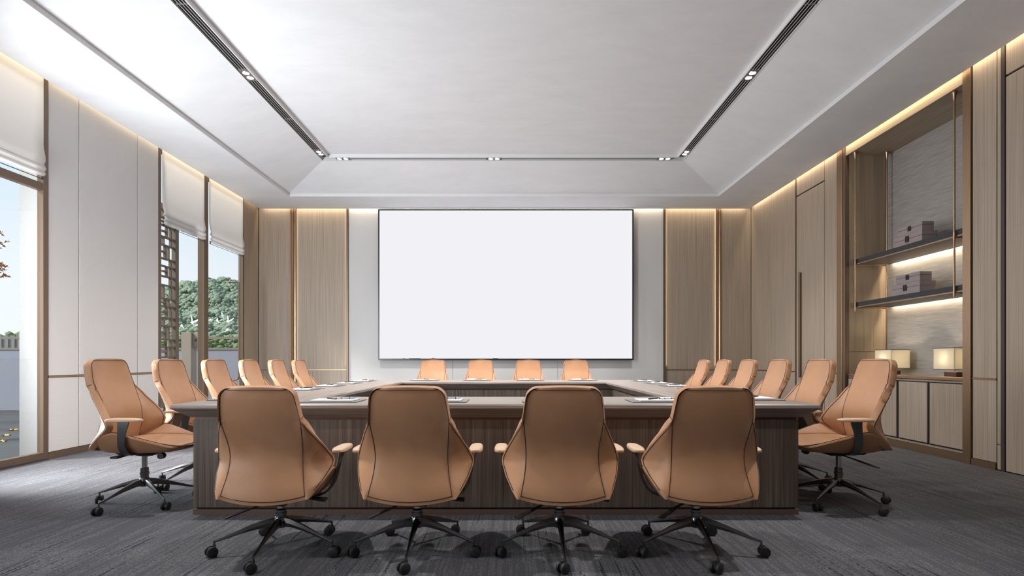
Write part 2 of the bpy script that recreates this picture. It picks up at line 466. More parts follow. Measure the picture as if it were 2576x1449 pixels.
def downlight(x, y, along, label, power=26, tilt=(0, 0)):
    t = empty('twin_downlight', (x, y, ZS))
    hl, hw = .11, SLOT / 2 - .008
    pl = (-hl, hl, -hw, hw) if along == 'x' else (-hw, hw, -hl, hl)
    boxo('plate', 'plate_grey', (*pl, .006, .018), t)
    for s in (-1, 1):
        dx, dy = (s * .052, 0) if along == 'x' else (0, s * .052)
        rg = ob('ring', MB().lathe([(.036, .010), (.037, .0), (.043, -.001), (.046, .004), (.046, .012)], 24, (dx, dy, .0), cap=False).mesh('ring', 'silver', smooth=True), t)
        ob('bulb', MB().lathe([(.036, .0025), (.036, .008)], 24, (dx, dy, 0)).mesh('bulb', 'lamp_glow'), rg)
    tag(t, label, 'downlight', 'twin downlights in the ceiling slot')
    l = bpy.data.lights.new('downlight_beam', 'SPOT'); l.energy = power; l.spot_size = R(100); l.spot_blend = 1.0; l.shadow_soft_size = .06; l.color = (1, .965, .92)
    o = bpy.data.objects.new('downlight_beam', l); COL.objects.link(o); o.location = (x, y, ZS - .03); aim(o, (tilt[0], tilt[1], -1))

xs_l = LX0 + RUN + SLOT / 2; xs_r = LX1 - RUN - SLOT / 2; ys_b = LY1 - RUN - SLOT / 2
PB = 500
names = {1.34: 'behind the camera', 3.84: 'above the near table end', 6.346: 'halfway along the table', 8.72: 'at the far corner'}
for X_, side in ((xs_l, 'window side'), (xs_r, 'shelf side')):
    ys = [1.34, 3.84, 6.346, 8.72]
    for y in ys:
        downlight(X_, y, 'y', 'twin round ceiling downlight on the %s, %s' % (side, names[y]), PB * (.35 if y < 3 else 1), (.78 if X_ < 0 else -.78, .15))
    ends = [(-1.4, 1.22, 'over the camera'), (1.46, 2.58, 'before the near table end'), (2.58, 3.72, 'above the near table end'), (3.96, 5.08, 'first beyond the near table end'),
            (5.08, 6.226, 'just before the halfway downlight'), (6.466, 7.50, 'just past the halfway downlight'), (7.50, 8.60, 'ending at the far corner downlight')]
    for a, b, txt in ends:
        diffuser(a, b, 'y', X_, 'black slotted ceiling diffuser on the %s, %s' % (side, txt))
for x, txt in ((-2.83 + .10, 'nearest the windows'), (-.29, 'centred above the screen'), (2.46, 'nearest the shelves')):
    downlight(x, ys_b, 'x', 'twin ceiling downlight over the screen wall, %s' % txt, PB * .8, (0, -.25))
diffuser(-2.61, -.41, 'x', ys_b, 'black slotted ceiling diffuser before the screen wall, window half')
diffuser(-.17, 2.34, 'x', ys_b, 'black slotted ceiling diffuser before the screen wall, shelf half')

# ================================================================== LEFT WALL
WO = -5.22                          # outer face
wl = tag(boxo('wall_left', 'stucco', (WO, XL - .025, 5.897, 7.757, -.02, ZC + .14)), 'left wall pier clad with grey woven fabric panels', kind='structure')
boxo('far_pier', 'stucco', (XL - .10, XL - .025, 10.20, YB + .1, -.02, ZC + .14), wl)
boxo('near_pier', 'stucco', (WO, XL - .01, 2.05, 3.80, -.02, ZC + .14), wl)
boxo('rear_pier', 'stucco', (WO, XL - .01, YF - .1, -.75, -.02, ZC + .14), wl)
for a, b in ((3.70, 5.897), (7.757, 10.20), (-.75, 2.05)):
    boxo('lintel', 'stucco', (XL - .12, XL - .03, a, b, ZC + .05, ZC + .14), wl)
seams = [5.905, 6.325, 7.312, 7.750]
for a, b in zip(seams, seams[1:]):
    for z0, z1 in ((.075, .868), (.888, ZC + .12)):
        boxo('fabric_panel', 'wall_fabric', (XL - .02, XL, a + .004, b - .004, z0, z1), wl, bevel=.004)
boxo('seam_backing', 'dark_wood', (XL - .024, XL - .014, 5.90, 7.755, .0, ZC + .12), wl)
boxo('copper_strip', 'copper', (XL - .02, XL + .006, 5.905, 7.750, .870, .886), wl)
boxo('wood_panel', 'wall_wood', (XL - .02, XL, 10.215, YB - .012, .89, ZC + .12), wl)
boxo('wood_panel', 'wall_wood', (XL - .02, XL, 10.215, YB - .012, .02, .868), wl)
boxo('copper_strip', 'copper', (XL - .02, XL + .004, 10.215, YB - .012, .870, .888), wl)
boxo('corner_gap', 'dark_gap', (XL - .022, XL - .005, YB - .014, YB, .0, ZC + .12), wl)
tag(boxo('baseboard_left', 'bronze_frame', (XL - .02, XL + .008, 5.90, 7.755, 0, .072)), 'brown metal skirting under the grey fabric panels', kind='structure')

# windows
def window(idx, y0, y1, mull, transom, label, jamb=.06):
    w_ = empty('window_%d' % idx, (XL, (y0 + y1) / 2, 0)); tag(w_, label, kind='structure')
    yc = (y0 + y1) / 2
    def bx(name, m, x0, x1, a, b, z0, z1): return boxo(name, m, (x0, x1, a - yc, b - yc, z0, z1), w_, bevel=.002)
    T = ZC + .10
    bx('frame_jamb', 'bronze_frame', -.062, .004, y0, y0 + jamb, 0, T); bx('frame_jamb', 'bronze_frame', -.062, .004, y1 - jamb, y1, 0, T)
    bx('sill_rail', 'bronze_frame', -.062, .003, y0 + jamb, y1 - jamb, 0, .085)
    bx('bottom_track', 'dark_wood', .0045, .012, y0, y1, 0, .022)
    bx('head_rail', 'bronze_frame', -.062, -.01, y0 + jamb, y1 - jamb, ZC, T)
    cuts = [y0 + jamb] + [m for mm in mull for m in mm] + [y1 - jamb]
    for a, b in mull: bx('mullion', 'bronze_frame', -.10, .004, a, b, 0, T)
    for i in range(0, len(cuts), 2):
        a, b = cuts[i], cuts[i + 1]
        bx('pane', 'window_glass', -.036, -.030, a, b, .085, ZC)
        if transom: bx('transom', 'bronze_frame', -.06, -.002, a, b, 2.834, 2.912)
    return w_
w1 = window(1, 3.80, 5.897, [], True, 'tall bronze framed window beside the grey fabric panels')
w2 = window(2, 7.757, 10.21, [(8.888, 9.012)], False, 'double tall bronze framed window near the screen wall', .045)
w3 = window(3, -.75, 2.05, [(.6, .7)], True, 'added unseen bronze framed window behind the camera')  # unseen window, added to go with the rear fill lamp
# pull handle on the far leaf
def pull():
    mb = MB(); x = .13; yy = 9.76 - (7.757 + 10.21) / 2
    pts = [(-.03, yy, 2.425), (.06, yy, 2.435), (.10, yy, 2.430), (.122, yy, 2.41), (.13, yy, 2.37), (.13, yy, .78), (.122, yy, .74), (.10, yy, .72), (.06, yy, .715), (-.03, yy, .715)]
    mb.tube(pts, .016, 8)
    mb.lathe([(.024, -.034), (.024, -.022), (.018, -.018)], 12, (0, yy, 2.425), 'x'); mb.lathe([(.024, -.034), (.024, -.022), (.018, -.018)], 12, (0, yy, .715), 'x')
    ob('pull_handle', mb.mesh('pull', 'bronze_frame', smooth=True), w2)
pull()

# roman blinds
def blind(y0, y1, zb, label):
    t = empty('roman_blind', (XL + .01, (y0 + y1) / 2, zb)); h = (y1 - y0) / 2; H = ZC + .06 - zb
    mb = MB(); prof = [(0, H), (0, .34), (.004, .30), (.016, .22), (.026, .17), (.010, .125), (.022, .12), (.034, .085), (.014, .055), (.024, .05), (.030, .025), (.012, 0.0)]
    n = 14; vs = []; fs = []
    for i, (x, z) in enumerate(prof):
        for k in range(n + 1):
            yy = -h + 2 * h * k / n; ed = min(1, (1 - abs(yy / h)) * 9)
            vs.append((x + .004 * sin(k * 1.9) * (z < .3), yy * (1 - .010 * (z < .2)), z + .012 * (1 - ed) * (z < .05)))
    m = n + 1
    for i in range(len(prof) - 1):
        for k in range(n): fs.append((i * m + k, i * m + k + 1, (i + 1) * m + k + 1, (i + 1) * m + k))
    mb.add(vs, fs)
    me = mb.mesh('cloth', 'blind_cloth', smooth=True)
    c = ob('cloth', me, t); md = c.modifiers.new('thick', 'SOLIDIFY'); md.thickness = .003
    b = MB().box(.004, .010, -h + .02, h - .02, -.022, -.016)
    for s in (-1, 1):
        b.box(.0, .014, s * (h - .02) - .005, s * (h - .02) + .005, -.026, .030)
    ob('bottom_bar', b.mesh('bar', 'black_plastic'), t)
    tag(t, label, 'roman blind', 'white roman blinds pulled part way down')
blind(-.70, 2.0, .10, 'added unseen white roman blind fully down on the window behind the camera')  # unseen blind, added to keep the sun out of the rear window
blind(3.87, 5.83, 2.965, 'white roman blind on the window left of the fabric panels')
blind(7.81, 8.878, 2.965, 'white roman blind above the fretwork screen')
blind(9.022, 10.155, 2.965, 'white roman blind over the far leaf with the pull handle')

# ================================================================== BACK WALL
wb = tag(boxo('wall_back', 'wall_wood', (XL - .1, XR + .1, YB + .03, YB + .15, 0, ZC + .14)), 'back wall of wood panels around a grey fabric panel', kind='structure')
def PX(px, d=YB): return (px - 1288) * d / F
def wpanel(x0, x1, y, m='wall_wood', parent=wb, split=True):
    for z0, z1 in (((.02, .862), (.878, ZC + .12)) if split else ((.02, ZC + .12),)):
        boxo('wood_panel' if m == 'wall_wood' else 'fabric_panel', m, (x0 + .002, x1 - .002, y, y + .03, z0, z1), parent, bevel=.003)
    if split: boxo('copper_strip', 'copper', (x0, x1, y - .006, y + .02, .862, .878), parent)
a0, a1, a2, a3, a4, a5 = XL, PX(730), PX(744), PX(872), PX(877), PX(1139)
wpanel(a0 + .004, a1, YB); wpanel(a2, a3, YB + .02)
b1, b2, b3, b4, b5, b6 = PX(1403), PX(1669), PX(1674), PX(1803), PX(1814), XR
for x0, x1 in ((a4, a5), (a5, b1), (b1, b2)):
    wpanel(x0, x1, YB, 'screen_wall_fabric', split=False)
wpanel(b3, b4, YB + .02); wpanel(b5, b6, YB)
for x0, x1 in ((a3, a4), (b2, b3)):
    boxo('copper_fin', 'bronze_frame', (x0, x1, YB - .022, YB + .03, 0, ZC + .12), wb, bevel=.002)
for x0, x1 in ((a1, a2), (b4, b5)):
    mb = MB(); wd = x1 - x0; q = wd / 4
    vs = []; fs = []; prof = [(x0, .03), (x0, -.012), (x0 + q * .8, -.014), (x0 + q, .0), (x0 + 2 * q, .014), (x0 + 3 * q, .0), (x1 - q * .8, -.014), (x1, -.012), (x1, .03)]
    mb.loft([[(x, YB + yy, z) for x, yy in prof] for z in (0, ZC + .12)])
    ob('copper_channel', mb.mesh('channel', 'copper', smooth=True), wb)
tag(boxo('baseboard_back', 'bronze_frame', (XL + .01, XR - .01, YB - .012, YB + .0, 0, .05)), 'brown metal skirting along the screen wall', kind='structure')
for (x, dx) in ((a2 + .012, 1), (a3 - .010, -1), (b3 + .010, 1), (b4 - .012, -1)):
    strip('channel_lamp', (x, YB + .006, .95), (x, YB + .006, ZC - .02), .012, (dx, 0, .35) if False else (dx, .28, 0), .8 if x > 0 else .5, WARM)

# ---- display screen
sx0, sx1, sz0, sz1 = PX(951, 10.70), PX(1594, 10.70), CAMH + 1.5 * 10.7 / F, CAMH + 381 * 10.7 / F
scx = (sx0 + sx1) / 2
scr = empty('display_screen', (scx, 10.76, sz0)); hw = (sx1 - sx0) / 2; hh = sz1 - sz0
boxo('housing', 'screen_bezel', (-hw + .02, hw - .02, -.045, .035, .02, hh - .02), scr)
fr = MB(); th = .026
fr.box(-hw, hw, -.06, -.03, 0, th).box(-hw, hw, -.06, -.03, hh - th, hh).box(-hw, -hw + th, -.06, -.03, th, hh - th).box(hw - th, hw, -.06, -.03, th, hh - th)
for x0, x1 in ((-1.98, -1.94), (-1.86, -1.64), (-1.43, -1.36), (-.25, -.15)): fr.box(x0, x1, -.062, -.035, th - .002, th + .008)
ob('bezel', fr.mesh('bezel', 'screen_bezel'), scr)
boxo('screen', 'screen_light', (-hw + th, hw - th, -.052, -.046, th, hh - th), scr)
tag(scr, 'large blank white display screen with thin black bezel on the back wall', 'screen')

# ================================================================== RIGHT WALL
wr = tag(boxo('wall_right', 'wall_wood', (XR + .03, XR + .13, 7.90, YB + .1, 0, ZC + .14)), 'right wall of vertical pale oak panels with copper trims', kind='structure')
boxo('near_backing', 'wall_wood', (XR + .03, XR + .13, YF - .1, 5.60, 0, ZC + .14), wr)
def rpanel(y0, y1, z0=.07, z1=ZC + .12, x=XR, m='wall_wood', parent=wr):
    return boxo('wood_panel', m, (x, x + .03, y0 + .003, y1 - .003, z0, z1), parent, bevel=.003)
for y0, y1 in ((9.96, YB - .004), (9.12, 9.96), (7.93, 8.265), (5.33, 5.61)):
    rpanel(y0, y1, .07, .862); rpanel(y0, y1, .878)
    boxo('copper_strip', 'copper', (XR - .006, XR + .02, y0, y1, .862, .878), wr)
rpanel(5.282, 5.325, .25); rpanel(5.282, 5.325, .01, .242)
rpanel(-1.2, 4.05); rpanel(YF, -1.2)
tag(boxo('baseboard_right', 'bronze_frame', (XR - .012, XR + .01, 7.93, 8.262, 0, .068)), 'copper skirting beside the shelf niche, door side', kind='structure')
bb = tag(boxo('baseboard_right', 'copper', (XR - .012, XR + .01, 5.33, 5.612, 0, .068)), 'copper skirting under the panel right of the niche', kind='structure')
boxo('skirting_piece', 'copper', (XR - .012, XR + .01, 9.13, YB - .01, 0, .068), bb)
# doors
def door(idx, y0, y1, zt, hy, label):
    d_ = empty('door_%d' % idx, (XR, (y0 + y1) / 2, 0)); yc = (y0 + y1) / 2; tag(d_, label, kind='structure')
    boxo('leaf', 'wall_wood', (0, .03, y0 - yc + .006, y1 - yc - .006, .01, zt - .012), d_, bevel=.003)
    boxo('over_panel', 'wall_wood', (0, .03, y0 - yc + .006, y1 - yc - .006, zt + .008, ZC + .12), d_, bevel=.003)
    boxo('shadow_gap', 'dark_gap', (.018, .036, y0 - yc - .01, y1 - yc + .01, 0, ZC + .12), d_)
    if hy:
        h = boxo('handle', 'copper', (-.040, -.020, hy - yc - .018, hy - yc + .018, .78, 2.47), d_, bevel=.006, seg=2)
        boxo('handle_backplate', 'dark_wood', (-.020, .002, hy - yc - .014, hy - yc + .014, .79, 2.46), d_, bevel=.004)
    return d_
door(1, 8.27, 9.085, 3.725, 8.93, 'tall oak door with a long vertical bronze handle')
door(2, 4.05, 5.235, 3.725, None, 'flush oak door at the right edge, nearest the camera')
t_ = tag(boxo('trim_1', 'bronze_frame', (XR - .004, XR + .02, 9.09, 9.115, 0, ZC + .12)), 'thin bronze trim beside the oak door', kind='structure')
t_ = tag(boxo('trim_2', 'dark_wood', (XR - .002, XR + .02, 5.240, 5.276, 0, ZC + .12)), 'thin dark trim beside the flush door', kind='structure')
# copper niche frame
NY0, NY1 = 5.72, 7.74; NX = XR + .57
nf = tag(boxo('trim_3', 'copper', (XR - .018, XR + .06, 5.617, NY0 - .052, 0, ZC + .12), bevel=.002), 'copper frame around the shelf niche', kind='structure')
boxo('frame_side', 'copper', (XR - .012, XR + .10, NY0 - .048, NY0, 0, ZC + .12), nf, bevel=.002)
boxo('frame_side', 'copper', (XR - .018, XR + .06, 7.80, 7.925, 0, ZC + .12), nf, bevel=.002)
boxo('frame_side', 'bronze_frame', (XR - .012, XR + .05, NY1, 7.795, 0, ZC + .12), nf, bevel=.002)
boxo('frame_gap', 'dark_gap', (XR + .0, XR + .05, NY0 - .054, NY0 - .046, 0, ZC + .12), nf)
# niche carcass
nc = tag(boxo('wall_niche', 'grasscloth', (NX, NX + .03, NY0 - .1, NY1 + .1, .86, 3.93)), 'grey grasscloth back of the shelf niche', kind='structure')
boxo('side_panel', 'niche_wood', (XR + .05, NX, NY1, NY1 + .03, 1.175, 3.93), nc); boxo('side_panel', 'niche_wood', (XR + .05, NX, NY1, NY1 + .03, .0, 1.170), nc)
boxo('side_backing', 'dark_wood', (XR + .05, NX + .03, NY1 + .031, NY1 + .06, 0, 3.93), nc)
boxo('side_panel', 'niche_wood', (XR + .05, NX, NY0 - .03, NY0, .0, 3.93), nc)
boxo('corner_trim', 'copper', (NX - .012, NX, NY1 - .012, NY1, .87, 3.90), nc)
boxo('soffit_panel', 'header_wood', (XR + .02, NX + .03, NY0, NY1, 3.90, 3.93), nc)
boxo('header', 'header_wood', (XR - .0, XR + .02, NY0, NY1, 3.895, ZC + .12), nc, bevel=.002)
boxo('niche_shell', 'dark_wood', (NX + .03, NX + .06, NY0 - .2, NY1 + .2, 0, ZC + .14), nc)

# ---- cabinet
cab = empty('sideboard', (XR + .02, (NY0 + NY1) / 2, 0)); yc = (NY0 + NY1) / 2
boxo('carcass', 'wall_wood', (.022, .545, -1.008, 1.008, .085, .835), cab)
boxo('kickboard', 'copper', (.012, .03, -1.008, 1.008, .002, .082), cab)
boxo('countertop', 'copper', (.0, .545, -1.009, 1.009, .838, .868), cab, bevel=.003)
for k in range(4):
    y0 = -1.0 + k * .5; y1 = y0 + .5
    dd = boxo('door', 'wall_wood', (.0, .02, y0 + .022, y1 - .022, .125, .80), cab, bevel=.003)
    mb = MB(); g = .009
    mb.box(.012, .024, y0 + .010, y0 + .010 + g, .112, .813).box(.012, .024, y1 - .010 - g, y1 - .010, .112, .813).box(.012, .024, y0 + .010, y1 - .010, .112, .112 + g).box(.012, .024, y0 + .010, y1 - .010, .813 - g, .813)
    ob('door_groove', mb.mesh('groove', 'dark_gap'), dd)
tag(cab, 'built-in oak sideboard with four doors and copper top under the niche shelves', 'cabinet')

# ---- shelves on rods
RX = 4.695
def shelf(z0, z1, label, lit):
    s = empty('wall_shelf', (RX, yc, z0))
    boxo('board', 'shelf_black', (0.012, NX - RX - .04, NY0 - yc + .006, 7.625 - yc, .012, z1 - z0), s)
    boxo('underside', 'shelf_under_lit' if lit else 'shelf_black', (.02, NX - RX - .042, NY0 - yc + .01, 7.615 - yc, .004, .012), s)
    boxo('edge_trim', 'copper', (.004, .014, NY0 - yc + .006, 7.625 - yc, .0, .012), s)
    for yb in (7.63, 5.9):
        boxo('bracket', 'copper', (-.012, NX - RX - .09, yb - yc - .008, yb - yc + .008, -.012, -.001), s)
    boxo('end_block', 'bronze_frame', (-.012, .03, 7.627 - yc, 7.70 - yc, .0, z1 - z0), s)
    boxo('rear_cleat', 'dark_wood', (NX - RX - .04, NX - RX - .002, NY0 - yc + .006, 7.62 - yc, z1 - z0 - .012, z1 - z0), s)
    tag(s, label, 'shelf', 'black shelves in the niche')
shelf(2.36, 2.435, 'upper black shelf hung on bronze rods in the niche', True)
shelf(1.772, 1.845, 'lower black shelf hung on bronze rods in the niche', False)
strip('shelf_lamp', (NX - .022, NY0 + .05, 2.418), (NX - .022, 7.60, 2.418), .02, (.12, 0, -1), 18, (1, .82, .58))
strip('shelf_lamp', (NX - .022, NY0 + .05, 1.828), (NX - .022, 7.60, 1.828), .02, (.12, 0, -1), 13, (1, .82, .58))
for (x, y, txt) in ((RX - .006, 7.60, 'front rod at the far end of the niche'), (NX - .09, 7.60, 'rear rod at the far end of the niche'), (RX - .006, 5.90, 'front rod at the near end of the niche'), (NX - .09, 5.90, 'rear rod at the near end of the niche')):
    r_ = ob('hanging_rod', MB().lathe([(.010, 1.72), (.010, 3.86)], 10, (0, 0, 0)).mesh('rod', 'copper', smooth=True), loc=(x, y, 0))
    ob('ceiling_cap', MB().lathe([(.012, 3.80), (.020, 3.862), (.030, 3.885), (.030, 3.899)], 14).mesh('cap', 'copper', smooth=True), r_)
    for z in (1.80, 2.38): ob('collar', MB().lathe([(.013, z - .06), (.013, z + .035)], 10).mesh('collar', 'copper', smooth=True), r_)
    tag(r_, 'bronze hanging %s' % txt, 'rod', 'bronze rods carrying the shelves')

# ---- boxes
def keepbox(x, y0, y1, z, h, dx, label, latch):
    b = empty('storage_box', (x, (y0 + y1) / 2, z)); L = (y1 - y0) / 2
    boxo('base', 'box_mauve', (0, dx, -L, L, 0, h * .60), b, bevel=.002)
    boxo('lid', 'box_mauve', (-.001, dx + .001, -L - .001, L + .001, h * .60 + .003, h), b, bevel=.003)
    boxo('lid_line', 'dark_wood', (.002, dx - .002, -L + .002, L - .002, h * .60, h * .60 + .003), b)
    m = MB(); q = latch
    m.box(-.006, 0, -q, q, h * .6 - q * 1.25, h * .6 + q * 1.25)
    m.box(-.010, -.006, -q * .75, -q * .45, h * .6 - q * .9, h * .6 + q * .9).box(-.010, -.006, q * .45, q * .75, h * .6 - q * .9, h * .6 + q * .9).box(-.010, -.006, -q * .5, q * .5, h * .6 - q * .15, h * .6 + q * .15)
    m.box(-.012, -.006, -q * 1.8, q * 1.8, h * .6 - .002, h * .6 + .003)
    ob('latch', m.mesh('latch', 'latch_bronze'), b)
    tag(b, label, 'box', 'mauve lidded boxes on the shelves')
keepbox(4.78, 6.49, 6.97, 2.4355, .138, .19, 'larger mauve box with square latch, upper shelf', .030)
keepbox(4.782, 6.49, 6.90, 2.5745, .105, .14, 'small mauve box stacked on the larger one, upper shelf', .024)
keepbox(4.78, 6.525, 7.01, 1.8455, .146, .19, 'larger mauve box with square latch, lower shelf', .030)
keepbox(4.782, 6.525, 6.935, 1.9925, .105, .14, 'small mauve box stacked on the larger one, lower shelf', .024)

# ---- table lamps
def tlamp(x, y0, y1, label, cut):
    L = (y1 - y0) / 2; t = empty('table_lamp', (x + .122, (y0 + y1) / 2, .8685)); hx = .122
    boxo('base', 'lamp_base', (-.05, .05, -.09, .09, 0, .055), t, bevel=.004)
    ob('stem', MB().lathe([(.010, .055), (.010, .30)], 10).mesh('stem', 'bronze_frame'), t)
    m = MB(); z0, z1 = .082, .322; th = .004
    m.box(-hx, -hx + th, -L, L, z0, z1).box(hx - th, hx, -L, L, z0, z1).box(-hx + th, hx - th, -L, -L + th, z0, z1).box(-hx + th, hx - th, L - th, L, z0, z1)
    sh = ob('lamp_shade', m.mesh('shade', 'lamp_shade_cloth'), t)
    m = MB()
    for z in (z0 - .003, z1 - .003):
        m.box(-hx - .002, -hx + th, -L - .002, L + .002, z, z + .006).box(hx - th, hx + .002, -L - .002, L + .002, z, z + .006)
        m.box(-hx, hx, -L - .002, -L + th, z, z + .006).box(-hx, hx, L - th, L + .002, z, z + .006)
    ob('shade_trim', m.mesh('shadetrim', 'dark_wood'), sh)
    ob('bulb', MB().lathe([(.012, .15), (.028, .17), (.034, .195), (.026, .225), (.008, .24)], 14).mesh('bulb', 'lamp_glow', smooth=True), t)
    l = bpy.data.lights.new('lamp_light', 'POINT'); l.energy = 5; l.color = (1, .90, .72); l.shadow_soft_size = .04
    o = bpy.data.objects.new('lamp_light', l); COL.objects.link(o); o.location = (x + .07, (y0 + y1) / 2, 1.07)
    tag(t, label, 'table lamp', 'lit box-shade lamps on the sideboard')
tlamp(4.86, 7.135, 7.45, 'lit table lamp with cream box shade, farther one beside the chair back', 0)
tlamp(4.86, 6.117, 6.418, 'lit table lamp with cream box shade, nearer one by the copper frame', 0)

# rear wall behind the camera
tag(boxo('wall_rear', 'wall_fabric', (XL - .1, XR + .1, YF - .15, YF, 0, ZC + .14)), 'rear wall behind the camera', kind='structure')

# ================================================================== TABLE
TX0, TY0, TX1, TY1 = -2.27, 3.69, 2.05, 8.34; TW = .77
tb = empty('conference_table', ((TX0 + TX1) / 2, (TY0 + TY1) / 2, 0))
cx_, cy_ = tb.location.x, tb.location.y
trect = (TX0 - cx_, TY0 - cy_, TX1 - cx_, TY1 - cy_)
slab = [(0, .733), (.003, .752), (.012, .760), (TW - .012, .760), (TW - .003, .752), (TW, .733), (TW - .006, .726), (TW - .09, .664), (.09, .664), (.006, .726)]
core = [(.10, .05), (TW - .10, .05), (TW - .10, .648), (.10, .648)]
rev = [(.107, .646), (TW - .107, .646), (TW - .107, .666), (.107, .666)]
gp = [(.115, .034), (TW - .115, .034), (TW - .115, .052), (.115, .052)]
pl_ = [(.098, .0), (TW - .098, .0), (TW - .098, .036), (.098, .036)]
for k in range(4):
    mt = 'table_wood_x' if k in (0, 2) else 'table_wood_y'
    ob('tabletop', ring_piece(k, trect, slab).mesh('top', mt), tb)
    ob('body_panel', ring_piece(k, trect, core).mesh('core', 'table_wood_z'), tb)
    ob('copper_reveal', ring_piece(k, trect, rev).mesh('rev', 'reveal_copper'), tb)
    ob('plinth_gap', ring_piece(k, trect, gp).mesh('gap', 'dark_gap'), tb)
    ob('plinth', ring_piece(k, trect, pl_).mesh('plinth', 'plinth_copper'), tb)
tag(tb, 'large rectangular ring-shaped dark wood conference table with hollow centre', 'table')

# ================================================================== CHAIRS
def sheet(P, thick, toward, NR=None):
    """closed slab from grid P[row][col] thickened toward +y side along vertex normals"""
    nr, ncol = len(P), len(P[0])
    def nrm(i, j):
        a = P[min(i + 1, nr - 1)][j] - P[max(i - 1, 0)][j]; b = P[i][min(j + 1, ncol - 1)] - P[i][max(j - 1, 0)]
        n = b.cross(a); n = n.normalized() if n.length > 1e-9 else Vector((0, 1, 0))
        return n if n.dot(toward) > 0 else -n
    Q = []
    for i in range(nr):
        row = []
        for j in range(ncol):
            row.append(P[i][j] + (NR[i][j] if NR else nrm(i, j)) * thick)
        Q.append(row)
    vs = [p for r in P for p in r] + [p for r in Q for p in r]; o = nr * ncol; fs = []
    idx = lambda i, j: i * ncol + j
    for i in range(nr - 1):
        for j in range(ncol - 1):
            fs.append((idx(i, j), idx(i, j + 1), idx(i + 1, j + 1), idx(i + 1, j)))
            fs.append((o + idx(i, j), o + idx(i + 1, j), o + idx(i + 1, j + 1), o + idx(i, j + 1)))
    for i in range(nr - 1):
        fs.append((idx(i, 0), idx(i + 1, 0), o + idx(i + 1, 0), o + idx(i, 0)))
        fs.append((idx(i, ncol - 1), o + idx(i, ncol - 1), o + idx(i + 1, ncol - 1), idx(i + 1, ncol - 1)))
    for j in range(ncol - 1):
        fs.append((idx(0, j), o + idx(0, j), o + idx(0, j + 1), idx(0, j + 1)))
        fs.append((idx(nr - 1, j), idx(nr - 1, j + 1), o + idx(nr - 1, j + 1), o + idx(nr - 1, j)))
    return vs, fs, Q

